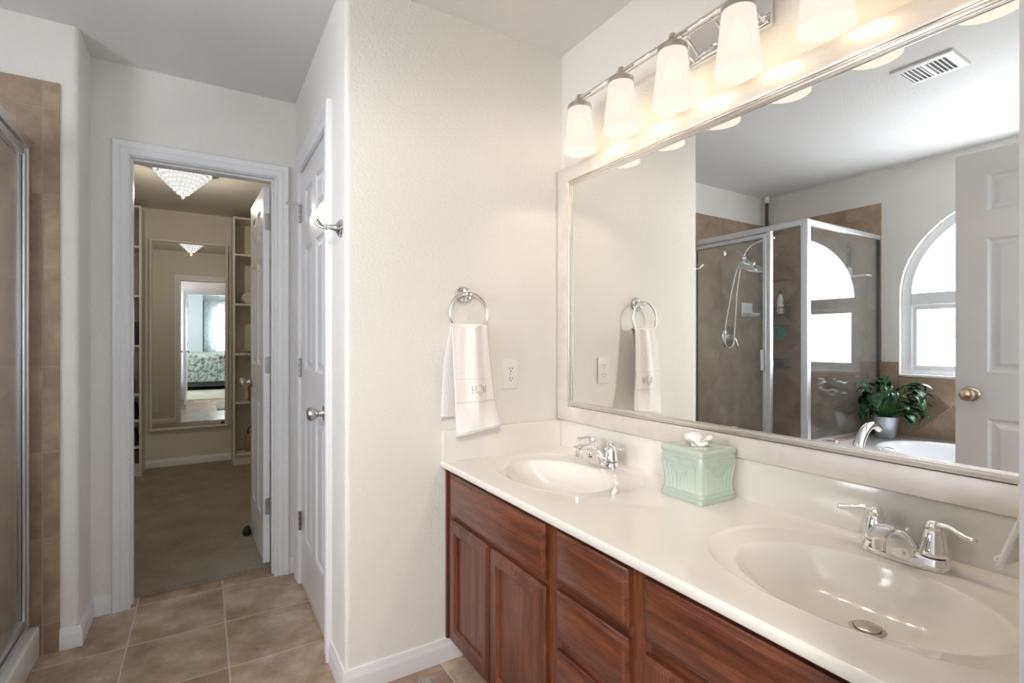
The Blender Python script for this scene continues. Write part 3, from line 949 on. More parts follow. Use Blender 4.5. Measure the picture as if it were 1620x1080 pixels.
def frame_loft(profile, mat, name, parent, y0, y1, z0, z1, fn, **k):
    b = BM(); rings = []
    for (sy, sz) in ((0, 0), (1, 0), (1, 1), (0, 1)):
        ring = []
        for o_, h_ in profile:
            y = (y0 + o_) if sy == 0 else (y1 - o_); z = (z0 + o_) if sz == 0 else (z1 - o_)
            ring.append(fn(y, z, h_))
        rings.append(ring)
    loft(b, rings, cap=False, closed=True)
    return obj(name, b, mat, parent, True, **k)
vfn = lambda y, z, h_: (1.3295 - h_, y, z)
frame_loft([(0, 0.0), (0, 0.030), (0.003, 0.0335), (0.010, 0.0345), (0.022, 0.0340), (0.038, 0.0310), (0.054, 0.0260), (0.0605, 0.0235), (0.0605, 0.0)], LEAF, 'frame', vm, MY0, MY1, MZ0, MZ1, vfn, smooth=25)
frame_loft([(0.0600, 0.0), (0.0600, 0.0215), (0.0625, 0.0215), (0.0625, 0.0)], DARKLINE, 'groove', vm, MY0, MY1, MZ0, MZ1, vfn)
frame_loft([(0.0620, 0.0), (0.0620, 0.023), (0.0635, 0.0255), (0.0665, 0.0255), (0.0685, 0.022), (0.0700, 0.0225), (0.0720, 0.0245), (0.0750, 0.0235), (0.0765, 0.0195), (0.0790, 0.0185), (0.0825, 0.0175), (0.0830, 0.0155), (0.0830, 0.0)],
           BEADM, 'inner_bead', vm, MY0, MY1, MZ0, MZ1, vfn, smooth=25)
b = BM(); box(b, 1.3285, 1.3150, MY0 + 0.07, MY1 - 0.07, MZ0 + 0.07, MZ1 - 0.07); obj('mirror_glass', b, MIRROR, vm, True, label='mirror glass reflecting the shower, the arched window and the tub')

# ------------------------------------------------------------ vanity light bar
def shade_mat(name, op, es):
    m = bpy.data.materials.new(name); m.use_nodes = True
    nt = m.node_tree; nt.nodes.clear()
    o = nt.nodes.new('ShaderNodeOutputMaterial')
    t = nt.nodes.new('ShaderNodeBsdfTransparent'); t.inputs[0].default_value = (1.0, 0.93, 0.82, 1)
    e = nt.nodes.new('ShaderNodeEmission'); e.inputs[0].default_value = (1.0, 0.925, 0.81, 1); e.inputs[1].default_value = es
    mx = nt.nodes.new('ShaderNodeMixShader'); mx.inputs[0].default_value = op
    nt.links.new(t.outputs[0], mx.inputs[1]); nt.links.new(e.outputs[0], mx.inputs[2])
    nt.links.new(mx.outputs[0], o.inputs[0])
    return m
SHADEM = [shade_mat('opal_glass_outside', 0.80, 0.66), shade_mat('opal_glass_inside', 0.42, 1.0)]
BULBM = emit_mat('lit_bulb', (1.0, 0.92, 0.80), 0.50)
vl = thing('vanity_light', 'six lamp chrome vanity light bar with white glass shades above the mirror', 'wall light', (1.33, 0.925, 2.11))
b = BM(); box(b, 1.3295, 1.312, 0.795, 1.062, 2.062, 2.182, 0.003); obj('back_plate', b, CHROME, vl, True, smooth=30)
b = BM(); box(b, 1.195, 1.205, SHADE_Y[0] - 0.055, SHADE_Y[5] + 0.055, 2.105, 2.113, 0.0015); box(b, 1.235, 1.243, SHADE_Y[0] - 0.04, SHADE_Y[5] + 0.04, 2.118, 2.124, 0.0012)
obj('bar', b, CHROME, vl, True)
for y in (1.03, 0.93, 0.83):
    b = BM(); tube(b, bez((1.20, y, 2.109), (1.24, y, 2.150), (1.27, y, 2.125), (1.313, y, 2.085), 12), 0.0035, 8); obj('arm', b, CHROME, vl, True, smooth=True)
b = BM()
for y in (1.045, 0.812): tube(b, [(1.20, y, 2.109), (1.313, y, 2.075)], 0.003, 8)
tube(b, [(1.309, 0.80, 2.072), (1.309, 1.057, 2.072)], 0.003, 8)
obj('brace', b, CHROME, vl, True, smooth=True)
for y in SHADE_Y:
    b = BM()
    lathe(b, [(0.0, 0.052), (0.010, 0.052), (0.011, 0.040), (0.015, 0.036), (0.020, 0.026), (0.033, 0.020), (0.043, 0.013), (0.0445, 0.004), (0.044, -0.004), (0.042, -0.004), (0.041, 0.002), (0, 0.004)], (1.20, y, 2.070), 'Z', 32, cap=False)
    cp = obj('lamp_cap', b, NICKEL, vl, True, smooth=35)
    b = BM()
    pr = [(0.0405, 0.162), (0.0425, 0.155), (0.0590, 0.004), (0.0592, 0.0), (0.0572, 0.0), (0.0568, 0.004), (0.0402, 0.152), (0.0385, 0.160)]
    lathe(b, pr, (1.20, y, 1.910), 'Z', 40, cap=False)
    b.faces.ensure_lookup_table()
    for f in b.faces:
        c_ = f.calc_center_median(); zz_ = c_.z - 1.910; rr2 = math.hypot(c_.x - 1.20, c_.y - y)
        if rr2 < 0.0590 - (zz_ / 0.16) * 0.0175 - 0.0009: f.material_index = 1
    sh = obj('lamp_shade', b, SHADEM, vl, True, smooth=35)
    b = BM(); lathe(b, [(0.0, 0.060), (0.010, 0.060), (0.014, 0.045), (0.024, 0.020), (0.027, 0.0), (0.024, -0.016), (0.014, -0.026), (0, -0.029)], (1.20, y, 1.990), 'Z', 20, cap=False)
    obj('bulb', b, BULBM, sh, True, smooth=True)

# ------------------------------------------------------------ towel rings and hand towels
TOWEL = fabric('white_terry', (0.87, 0.855, 0.85), 420, 0.5, 0.002)
BAND = fabric('white_woven_band', (0.85, 0.835, 0.83), 1500, 0.15, 0.001)
THREAD = simple('grey_thread', (0.36, 0.34, 0.33), 0.7)
def make_ring(loc, rotz, label):
    """local: wall at y=0, room towards -y"""
    t = thing('towel_ring', label, 'towel ring', loc, rotz, 'chrome towel rings of the vanity nook')
    b = BM(); lathe(b, [(0, 0), (0.033, 0), (0.0335, -0.004), (0.030, -0.007), (0.026, -0.0075), (0.025, -0.011), (0.019, -0.0135), (0.0125, -0.016), (0.0105, -0.028), (0.010, -0.040), (0.012, -0.043), (0.012, -0.052), (0.009, -0.056), (0, -0.057)], (0, -0.0005, 0), 'Y', 36, cap=False)
    obj('mount', b, CHROME, t, smooth=30)
    b = BM(); pts = [(0.078 * math.sin(2 * PI * k / 64), -0.048 - 0.004 * (1 - math.cos(2 * PI * k / 64)), -0.078 + 0.078 * math.cos(2 * PI * k / 64) + 0.008) for k in range(64)]
    tube(b, pts, 0.0042, 12, closed=True); obj('ring', b, NICKEL, t, smooth=True)
    return t
def make_towel(loc, rotz, label, seed=1, mono=True, flare=0.030, Lf=0.385):
    """local origin at ring bottom (fabric fold), wall towards +y"""
    rng = random.Random(seed)
    t = thing('hand_towel', label, 'towel', loc, rotz, 'white hand towels on the towel rings')
    def surf(u, s):
        """u -1..1 across, s 0 front hem .. 1 back hem -> point"""
        Lb = Lf - 0.05
        if s < 0.53:
            k = s / 0.53; dwn = Lf * (1 - k)      # distance below fold
            fr = dwn / Lf
            hw = 0.072 + 0.014 * fr + 0.007 * max(0, fr - 0.72) / 0.28
            xc = 0.0 + 0.022 * fr * fr
            x = xc + u * hw
            z = -dwn
            if fr > 0.8: z -= (fr - 0.8) / 0.2 * (0.014 * (0.15 - u) if u < 0.15 else -0.010 * (u - 0.15))
            fold = math.sin(u * 3.6 + 0.7 + fr * 0.8) * 0.006 + math.sin(u * 8.0 + 2.0 * fr) * 0.0022 * (1.2 - fr)
            fold += 0.009 * fr * (1 - abs(u)) * (0.6 + 0.4 * math.sin(u * 4 + 1))
            if fr > 0.72: fold += 0.010 * (fr - 0.72) / 0.28 * math.sin(u * 4.6 - 1.9)
            y = -0.013 - fold - flare * fr ** 1.3 - 0.004 * abs(math.sin(4 * fr))
        elif s < 0.57:
            k = (s - 0.53) / 0.04
            a = PI * k
            x = u * 0.072; z = 0.010 * math.sin(a) * (1 + 0.15 * math.sin(5 * u)); y = -0.013 * math.cos(a) - math.sin(u * 3.6 + 0.7) * 0.006 * (1 - k)
        else:
            k = (s - 0.57) / 0.43; dwn = Lb * k
            x = -0.024 * min(1, k * 2.5) + u * (0.070 + 0.006 * k) - 0.008 * k
            z = -dwn; y = 0.013 + 0.004 * math.sin(3.2 * u + 1) + 0.003 * k
        return Vector((x, y, z))
    nu, ns = 44, 150
    def sheet(bm, s0, s1, u0=-1, u1=1, off=0.0, n1=nu, n2=ns, amp=0.0006):
        rows = []
        for j in range(n2 + 1):
            s = s0 + (s1 - s0) * j / n2
            row = []
            for i in range(n1 + 1):
                u = u0 + (u1 - u0) * i / n1
                p = surf(u, s)
                if off or True:
                    e = 1e-3
                    du = surf(u + e, s) - surf(u - e, s); ds = surf(u, min(1, s + e)) - surf(u, max(0, s - e))
                    nn = du.cross(ds); 
                    if nn.length > 1e-12: nn.normalize()
                    if s < 0.5 and nn.y > 0: nn = -nn
                    p = p + nn * (off + rng.uniform(-amp, amp))
                row.append(bm.verts.new(p))
            rows.append(row)
        for j in range(n2):
            for i in range(n1): bm.faces.new((rows[j][i], rows[j][i + 1], rows[j + 1][i + 1], rows[j + 1][i]))
    b = BM(); sheet(b, 0.0, 1.0)
    o = obj('terry_cloth', b, TOWEL, t, smooth='all')
    md = o.modifiers.new('s', 'SOLIDIFY'); md.thickness = 0.005; md.offset = 0
    # woven band across the front, with its two raised seams
    b = BM(); sheet(b, 0.150, 0.265, -0.99, 0.99, 0.0042, 40, 20, 0.0002)
    bd = obj('woven_band', b, BAND, t, smooth='all')
    md = bd.modifiers.new('s', 'SOLIDIFY'); md.thickness = 0.0012; md.offset = 0
    b = BM()
    def on(u, s, off=0.0052):
        p = surf(u, s); e = 1e-3
        du = surf(u + e, s) - surf(u - e, s); ds = surf(u, s + e) - surf(u, s - e)
        nn = du.cross(ds).normalized()
        if nn.y > 0: nn = -nn
        return p + nn * off
    for s in (0.150, 0.265, 0.012): tube(b, [on(-0.99 + 1.98 * k / 30, s) for k in range(31)], 0.0013, 6)
    obj('seam', b, TOWEL, t, smooth=True)
    if mono:
        b = BM()
        cu, cs = 0.17, 0.208
        def stroke(pts, r_=0.00042, curve=False):
            if curve: pts = [tuple(v) for v in smooth_pts([(a, c, 0) for a, c in pts], 5)]
            tube(b, [on(cu + p[0] / 0.082, cs + p[1] / 0.385 * 0.53, 0.0056) for p in pts], r_, 6)
        # H
        for x in (-0.028, -0.0265, -0.016, -0.0145): stroke([(x, -0.013), (x, 0.013)])
        stroke([(-0.0265, 0.000), (-0.016, 0.000)])
        for x in (-0.02725, -0.01525):
            for z in (-0.013, 0.013): stroke([(x - 0.003, z), (x + 0.003, z)])
        # W
        for dx in (0, 0.0018):
            stroke([(0.011 + dx, 0.013), (0.0145 + dx, -0.013), (0.0190 + dx, 0.010), (0.0235 + dx, -0.013), (0.0285 + dx, 0.013)])
        stroke([(0.0085, 0.013), (0.0145, 0.013)]); stroke([(0.0262, 0.013), (0.0325, 0.013)])
        # large J in the middle with a curl and drops
        for dx in (0, 0.0018): stroke([(0.003 + dx, 0.017), (0.003 + dx, -0.010), (0.000 + dx, -0.018), (-0.006 + dx, -0.019), (-0.0095 + dx, -0.012), (-0.006 + dx, -0.006), (-0.0035 + dx, -0.011)], curve=True)
        stroke([(-0.003, 0.017), (0.008, 0.017)]); stroke([(-0.0015, 0.018), (0.004, 0.0205), (0.0085, 0.019)], curve=True)
        for x in (-0.004, 0.0, 0.004): stroke([(x, -0.0245), (x, -0.026)], 0.0009)
        obj('monogram', b, THREAD, t, label='grey embroidered letters H J W')
    return t
make_ring((0.852, 1.75, 1.378), 0, 'chrome towel ring on the wall left of the mirror above the far sink')
make_towel((0.853, 1.699, 1.240 + 0.015), 0, 'white hand towel with a grey H J W monogram left of the mirror', 1)
make_ring((0.95, 0.10, 1.378), PI, 'chrome towel ring on the wall right of the near sink')
make_towel((0.95, 0.163, 1.255), PI, 'white hand towel cut off by the right edge of the photo beside the near sink', 5, flare=0.036, Lf=0.345)

# ------------------------------------------------------------ outlets
def make_outlet(loc, rotz, label, kind='duplex'):
    """local: plate in xz, facing -y"""
    t = thing('wall_outlet' if kind == 'duplex' else 'light_switch', label, 'outlet' if kind == 'duplex' else 'switch', loc, rotz)
    b = BM(); box(b, -0.036, 0.036, -0.0055, -0.0005, -0.060, 0.060, 0.002, 3); obj('cover_plate', b, WPLASTIC, t, smooth=40)
    if kind == 'duplex':
        for z in (0.0195, -0.0195):
            b = BM(); rings = []
            for ins, y in ((0, -0.005), (0, -0.0068), (0.0008, -0.0075)):
                rings.append([(x, y, z + zz) for x, zz in rrect(0, 0, 0.033 - 2 * ins, 0.028 - 2 * ins, 8, 3.0)])
            loft(b, rings); so = obj('socket', b, WPLASTIC, t, smooth=40)
            b = BM(); box(b, -0.0078, -0.0052, -0.0078, -0.007, z - 0.001, z + 0.007); box(b, 0.0052, 0.0078, -0.0078, -0.007, z - 0.0005, z + 0.0065)
            lathe(b, [(0, -0.0078), (0.0026, -0.0078), (0.0026, -0.007), (0, -0.007)], (0, 0, z - 0.0075), 'Y', 12)
            obj('slots', b, BLACK, so)
    else:
        b = BM(); box(b, -0.005, 0.005, -0.012, -0.005, -0.012, 0.012, 0.001); obj('toggle', b, WPLASTIC, t)
    b = BM(); lathe(b, [(0, -0.0068), (0.003, -0.0066), (0.0036, -0.0055), (0.0036, -0.005), (0, -0.005)], (0, 0, 0 if kind == 'duplex' else 0.030), 'Y', 12)
    obj('screw', b, NICKEL, t)
    return t
make_outlet((1.064, 1.75, 1.068), 0, 'white duplex wall outlet between the hanging towel and the mirror')

# ------------------------------------------------------------ robe hook on the linen closet wall
hk = thing('robe_hook', 'chrome double robe hook beside the linen closet door', 'hook', (0.41, 1.805, 1.594), R(-90))
b = BM(); lathe(b, [(0, 0), (0.031, 0), (0.032, -0.003), (0.028, -0.006), (0.0275, -0.009), (0.022, -0.012), (0.014, -0.018), (0.010, -0.030), (0.009, -0.045), (0.011, -0.049), (0.008, -0.054), (0, -0.055)], (0, -0.0005, 0), 'Y', 32, cap=False)
obj('mount', b, CHROME, hk, smooth=30)
for sg in (1, -1):
    P = smooth_pts([(0, -0.046, 0), (sg * 0.010, -0.058, -0.002), (sg * 0.020, -0.074, 0.008), (sg * 0.026, -0.086, 0.024)], 5)
    b = BM(); tube(b, P, [0.0055] * (len(P) - 4) + [0.0058, 0.0062, 0.0060, 0.0035], 12); obj('prong', b, CHROME, hk, smooth=True)

# ------------------------------------------------------------ bath rug
RUG = fabric('white_shag', (0.85, 0.84, 0.82), 260, 1.0, 0.02)
b = BM(); rng = random.Random(11)
nx_, ny_ = 70, 110
rows = []
for j in range(ny_ + 1):
    row = []
    for i in range(nx_ + 1):
        x = 0.19 + 0.50 * i / nx_; y = 0.90 + 0.755 * j / ny_
        edge = min(i, nx_ - i, j, ny_ - j)
        z = 0.002 + (0.024 * min(1, edge / 2.0)) + (rng.uniform(-0.005, 0.006) if edge else 0)
        # rounded corners
        row.append(b.verts.new((x + rng.uniform(-.002, .002), y + rng.uniform(-.002, .002), z)))
    rows.append(row)
for j in range(ny_):
    for i in range(nx_): b.faces.new((rows[j][i], rows[j][i + 1], rows[j + 1][i + 1], rows[j + 1][i]))
tag(obj('bath_rug', b, RUG, smooth='all'), 'fluffy white bath rug on the tile floor in front of the vanity', 'rug')
# ------------------------------------------------------------ shower base, curb
SHB = simple('shower_base_white', (0.78, 0.775, 0.75), 0.3)
sb_ = thing('shower_pan', 'white moulded shower base with a raised curb below the glass enclosure', 'shower base', (-1.05, 2.15, 0.0))
b = BM(); box(b, -1.54, -0.64, 1.725, 2.58, 0.0, 0.05, 0.004); obj('pan', b, SHB, sb_, True)
b = BM(); box(b, -0.64, -0.532, 1.66, 2.578, 0.0, 0.118, 0.010, 3); obj('curb', b, SHB, sb_, True, smooth=40)
# ------------------------------------------------------------ glass enclosure
XS = -0.575
PY = 1.715
en = thing('shower_enclosure', 'framed glass corner shower enclosure with a hinged door and fixed side panels', 'shower enclosure', (-0.9, 2.15, 0.118))
HZ = 1.965
b = BM()
box(b, XS - 0.018, XS + 0.018, PY - 0.02, 2.579, HZ - 0.038, HZ, 0.003); obj('header_rail', b, ALU, en, True)
b = BM(); box(b, -1.539, XS - 0.018, PY - 0.015, PY + 0.015, HZ - 0.032, HZ, 0.003); obj('header_rail', b, ALU, en, True)
b = BM(); box(b, XS - 0.020, XS + 0.020, PY - 0.022, PY + 0.022, 0.118, HZ - 0.036, 0.004); obj('corner_post', b, ALU, en, True)
b = BM(); box(b, XS - 0.016, XS + 0.016, 2.556, 2.5795, 0.118, HZ - 0.038, 0.003); obj('wall_jamb', b, ALU, en, True)
b = BM(); box(b, XS - 0.016, XS + 0.016, PY + 0.022, 2.556, 0.1185, 0.140, 0.003); obj('sill_rail', b, ALU, en, True)
b = BM(); box(b, XS - 0.016, XS + 0.016, 1.935, 1.965, 0.14, HZ - 0.038, 0.003); obj('strike_post', b, ALU, en, True)
b = BM(); box(b, -1.539, XS - 0.02, PY - 0.010, PY + 0.010, 0.5565, 0.578, 0.002); obj('sill_rail', b, ALU, en, True)
b = BM(); box(b, -1.5395, -1.522, PY - 0.010, PY + 0.010, 0.578, HZ - 0.032, 0.002); obj('wall_jamb', b, simple('dark_glazing_seal', (0.05, 0.045, 0.04), 0.6), en, True)
b = BM(); box(b, XS - 0.003, XS + 0.003, PY + 0.02, 1.937, 0.138, HZ - 0.037); obj('fixed_glass', b, SHGLASS, en, True, label='narrow fixed glass pane')
b = BM(); box(b, -1.523, XS - 0.018, PY - 0.003, PY + 0.003, 0.575, HZ - 0.03); obj('fixed_glass', b, SHGLASS, en, True, label='wide fixed glass side pane over the tub deck')
dr = obj('glass_door', box(BM(), XS - 0.003, XS + 0.003, 1.99, 2.53, 0.165, HZ - 0.075), DOORGLASS, en, True, label='hinged clear glass shower door')
for nm, q in (('door_stile', (1.967, 1.993, 0.146, HZ - 0.045)), ('door_stile', (2.527, 2.553, 0.146, HZ - 0.045))):
    b = BM(); box(b, XS - 0.012, XS + 0.012, q[0], q[1], q[2], q[3], 0.003); obj(nm, b, ALU, dr, True)
for z0, z1 in ((0.146, 0.170), (HZ - 0.072, HZ - 0.045)):
    b = BM(); box(b, XS - 0.011, XS + 0.011, 1.993, 2.527, z0, z1, 0.002); obj('door_rail', b, ALU, dr, True)
b = BM(); box(b, XS - 0.0125, XS - 0.0105, 1.993, 2.527, HZ - 0.0755, HZ - 0.0725); box(b, XS - 0.004, XS + 0.004, 2.522, 2.528, 0.17, HZ - 0.075)
obj('door_seal', b, simple('black_seal', (0.02, 0.02, 0.02), 0.5), dr, True)
b = BM(); box(b, XS + 0.012, XS + 0.046, 1.972, 1.988, 1.008, 1.145, 0.003); obj('pull_handle', b, simple('clear_pull', (0.80, 0.82, 0.85), 0.12), dr, True, label='white pull handle')

# ------------------------------------------------------------ shower fittings
sh = thing('hand_shower_set', 'chrome shower arm with a round rain head and a hand shower on a looping hose', 'shower head', (-1.0, 2.58, 1.92))
YV = 2.5795
b = BM(); lathe(b, [(0, 0), (0.030, 0), (0.029, -0.006), (0.018, -0.011), (0.012, -0.014), (0, -0.014)], (-0.99, YV, 1.92), 'Y', 24, cap=False); obj('flange', b, CHROME, sh, True, smooth=True)
b = BM(); tube(b, smooth_pts([(-0.99, YV - 0.01, 1.92), (-0.99, 2.50, 1.925), (-0.985, 2.45, 1.90), (-0.97, 2.41, 1.862)], 6), 0.0095, 12); obj('arm', b, CHROME, sh, True, smooth=True)
b = BM(); bmesh.ops.create_uvsphere(b, u_segments=20, v_segments=12, radius=0.026, matrix=Matrix.Translation((-0.97, 2.405, 1.85))); obj('diverter', b, CHROME, sh, True, smooth=True)
Mh = Matrix.Rotation(R(32), 4, 'X') @ Matrix.Rotation(R(14), 4, 'Y')
hc = Vector((-0.955, 2.325, 1.775))
b = BM(); lathe(b, [(0, 0.040), (0.016, 0.040), (0.020, 0.022), (0.060, 0.014), (0.090, 0.006), (0.095, 0.0), (0.092, -0.006), (0, -0.006)], hc, 'Z', 40, cap=False, M=Mh.to_3x3()); hd = obj('rain_head', b, CHROME, sh, True, smooth=35)
b = BM()
for rr_ in (0.018, 0.036, 0.054, 0.072):
    k_ = int(rr_ / 0.018) * 6
    for k in range(k_):
        v = Mh.to_3x3() @ Vector((rr_ * math.cos(2 * PI * k / k_), rr_ * math.sin(2 * PI * k / k_), -0.0065)) + hc
        bmesh.ops.create_icosphere(b, subdivisions=1, radius=0.005, matrix=Matrix.Translation(v))
obj('nozzles', b, simple('dark_nozzles', (0.05, 0.06, 0.08), 0.4), hd, True, smooth=True)
b = BM(); tube(b, [(-0.958, 2.335, 1.80), (-0.968, 2.395, 1.845)], 0.010, 12); obj('head_joint', b, CHROME, sh, True, smooth=True)
b = BM(); P = smooth_pts([(-0.985, 2.42, 1.84), (-0.98, 2.39, 1.90), (-0.99, 2.34, 1.945), (-1.02, 2.27, 1.972), (-1.06, 2.20, 1.982)], 6)
tube(b, P, [0.011] * (len(P) - 8) + [0.014, 0.018, 0.024, 0.028, 0.030, 0.030, 0.027, 0.015], 14, flat=0.6); obj('hand_shower', b, CHROME, sh, True, smooth=True)
b = BM(); P = smooth_pts([(-0.955, 2.42, 1.83), (-0.935, 2.46, 1.70), (-0.90, 2.50, 1.40), (-0.885, 2.51, 1.235), (-0.905, 2.51, 1.165), (-0.955, 2.51, 1.150), (-1.00, 2.51, 1.19), (-1.00, 2.50, 1.32), (-0.985, 2.47, 1.60), (-0.985, 2.43, 1.83)], 8)
tube(b, P, 0.0062, 10); obj('hose', b, simple('metal_hose', (0.72, 0.72, 0.72), 0.28, 1.0, nz=(600, 0.5)), sh, True, smooth=True)
vv = thing('shower_valve', 'round chrome shower valve with a lever on the tiled shower wall', 'shower valve', (-1.03, YV, 1.235))
b = BM(); lathe(b, [(0, 0), (0.085, 0), (0.086, -0.004), (0.080, -0.010), (0.050, -0.016), (0.030, -0.020), (0, -0.020)], (-1.03, YV, 1.235), 'Y', 40, cap=False); obj('escutcheon', b, CHROME, vv, True, smooth=35)
b = BM(); lathe(b, [(0.028, -0.018), (0.026, -0.045), (0.020, -0.058), (0, -0.060)], (-1.03, YV, 1.235), 'Y', 28, cap=False)
tube(b, [(-1.03, YV - 0.05, 1.235), (-1.045, YV - 0.06, 1.205), (-1.06, YV - 0.066, 1.165)], [0.012, 0.010, 0.007], 12); obj('lever', b, CHROME, vv, True, smooth=True)

# white ceramic soap dish
sd = thing('soap_dish', 'white ceramic soap dish on the shower wall left of the corner caddy', 'soap dish', (-1.26, YV, 1.44))
b = BM(); box(b, -1.345, -1.195, YV - 0.012, YV, 1.405, 1.525, 0.006, 3); obj('back', b, TUBM, sd, True, smooth=40)
b = BM(); loft(b, [[(x, y, z) for x, y, z in ((-1.345, YV - 0.012, z0), (-1.205, YV - 0.012, z0), (-1.215 - i, YV - 0.085 + i, z0), (-1.335 + i, YV - 0.085 + i, z0))] for z0, i in ((1.407, 0.02), (1.425, 0.0), (1.437, 0.0))])
obj('tray', b, TUBM, sd, True)

# tension pole caddy in the corner
POLE = simple('bronze_pole', (0.13, 0.10, 0.085), 0.4, 0.6)
cx_, cy_ = -1.495, 2.535
cd = thing('shower_caddy', 'tall tension pole shower caddy in the corner of the shower with wire shelves', 'shower caddy', (cx_, cy_, 0.05))
b = BM(); tube(b, [(cx_, cy_, 0.08), (cx_, cy_, 2.39)], 0.0135, 16); obj('pole', b, POLE, cd, True, smooth=True)
for z in (2.165, 1.62):
    b = BM(); tube(b, [(cx_, cy_, z), (cx_, cy_, z + 0.018)], 0.0155, 16); obj('joint_ring', b, WPLASTIC, cd, True, smooth=40, label='white joint ring')
for z0, z1 in ((0.0505, 0.08), (2.385, 2.4395)):
    b = BM(); lathe(b, [(0.0, 0), (0.022, 0), (0.018, (z1 - z0) * (0.9 if z0 < 1 else 0.1)), (0.022, z1 - z0), (0, z1 - z0)], (cx_, cy_, z0), 'Z', 18, cap=False); obj('end_cap', b, WPLASTIC, cd, True, smooth=40, label='white end cap')
for z, hgt, deep in ((1.712, 0.006, 0.11), (1.425, 0.055, 0.13), (1.335, 0.006, 0.13), (0.985, 0.06, 0.13)):
    b = BM()
    for zz in (0, hgt) if hgt > 0.01 else (0,):
        lp = [(-1.528, 2.355, z + zz), (-1.42, 2.345, z + zz), (-1.365, 2.40, z + zz), (-1.36, 2.515, z + zz), (-1.525, 2.52, z + zz)]
        lp = [(x, y, q) for x, y, q in lp]
        tube(b, lp, 0.004, 8, closed=True)
    for k in range(7):
        x = -1.515 + 0.14 * k / 6; yf = 2.35 if k < 5 else 2.40 - (0.03 if k == 5 else 0)
        tube(b, [(x, yf, z + (hgt if hgt > 0.01 else 0)), (x, yf, z), (x, 2.515, z)], 0.0022, 6)
    obj('wire_shelf', b, POLE, cd, True)
BOTW = simple('white_bottle', (0.80, 0.79, 0.76), 0.3)
DKCAP = simple('dark_cap', (0.04, 0.035, 0.04), 0.35)
def bottle(loc, w, dpt, h, label, body, capm, cap_h=0.03, name='shampoo_bottle', cat='bottle', tex=True):
    t = thing(name, label, cat, loc, R(-15))
    b = BM(); rings = []
    for f_, z in ((0.90, 0), (1.0, 0.01), (1.02, h * 0.35), (0.98, h * 0.6), (0.72, h * 0.86), (0.45, h * 0.97), (0.42, h)):
        rings.append([(x * 1.0, y, z) for x, y in rrect(0, 0, w * f_, dpt * f_, 6, 2.6)])
    loft(b, rings); obj('body', b, body, t, smooth=40)
    b = BM(); loft(b, [[(x, y, z) for x, y in rrect(0, 0, w * f_, dpt * f_, 6, 2.6)] for f_, z in ((0.46, h), (0.50, h + 0.003), (0.48, h + cap_h), (0.40, h + cap_h + 0.003))]); obj('cap', b, capm, t, smooth=40)
    if tex:
        b = BM()
        for k, (ww, zz) in enumerate(((0.55, 0.62), (0.42, 0.55), (0.5, 0.50))): box(b, -w * ww / 2, w * ww / 2, -dpt * 0.5 - 0.0035, -dpt * 0.5 + 0.004, h * zz - 0.002, h * zz + 0.003)
        obj('print', b, DKCAP, t)
    return t
bottle((-1.468, 2.400, 1.4285), 0.085, 0.045, 0.165, 'white shampoo bottle with a dark cap in the wire basket of the shower caddy', BOTW, DKCAP, 0.024)
bottle((-1.420, 2.475, 1.4285), 0.055, 0.038, 0.150, 'slim white bottle with a dark cap squeezed beside the larger shampoo bottle', BOTW, DKCAP, 0.045)
# teal loofah hanging under the third shelf
rng = random.Random(4)
b = BM()
for k in range(60):
    a, e = rng.uniform(0, 2 * PI), rng.uniform(-1, 1)
    c = Vector((math.cos(a) * math.sqrt(1 - e * e), math.sin(a) * math.sqrt(1 - e * e), e))
    bmesh.ops.create_cone(b, segments=7, radius1=0.018, radius2=0.004, depth=0.035, cap_ends=False, matrix=Matrix.Translation(Vector((-1.455, 2.41, 1.270)) + c * 0.038) @ c.to_track_quat('-Z', 'Y').to_matrix().to_4x4())
lf = thing('bath_puff', 'teal mesh bath puff hanging from the shower caddy', 'bath puff', (-1.455, 2.41, 1.27))
obj('mesh_ruffle', b, simple('teal_mesh', (0.10, 0.42, 0.36), 0.7), lf, True)
b = BM(); tube(b, [(-1.455, 2.41, 1.30), (-1.458, 2.40, 1.334), (-1.452, 2.395, 1.33)], 0.0018, 6); obj('cord', b, simple('teal_cord', (0.10, 0.40, 0.35), 0.7), lf, True)
# dark razor-style caddies in the lowest basket
b = BM(); box(b, -1.50, -1.43, 2.375, 2.44, 0.988, 1.06, 0.008); tag(obj('soap_bar_box', b, simple('dark_blue_box', (0.05, 0.055, 0.08), 0.4), smooth=30), 'dark soap box in the lowest basket of the shower caddy', 'soap box')
b = BM(); box(b, -1.42, -1.385, 2.42, 2.47, 0.988, 1.05, 0.006); tag(obj('small_jar', b, simple('grey_jar', (0.45, 0.46, 0.48), 0.35), smooth=30), 'small grey jar beside the dark soap box in the lowest caddy basket', 'jar')
# small white shelf on the window wall inside the shower with a hanging dark brush
ws = thing('shower_shelf', 'small white corner-bracket shelf on the tiled window wall inside the shower', 'shelf', (-1.54, 1.83, 1.68))
b = BM(); box(b, -1.5395, -1.46, 1.755, 1.90, 1.676, 1.690, 0.003); obj('ledge', b, TUBM, ws, True)
b = BM(); box(b, -1.5395, -1.49, 1.885, 1.905, 1.690, 1.755, 0.004); obj('bracket', b, TUBM, ws, True)
bk = thing('bath_brush', 'dark bath brush hanging on the tiled window wall above the small white shelf', 'brush', (-1.53, 1.905, 1.80))
b = BM(); loft(b, [[(-1.525 + x, 1.905 + y, z) for x, y in rrect(0, 0, 0.022 * f_, 0.034 * f_, 5, 2.5)] for f_, z in ((0.6, 1.770), (1, 1.78), (1.0, 1.86), (0.5, 1.875))]); obj('bristle_head', b, DKCAP, bk, True, smooth=40)
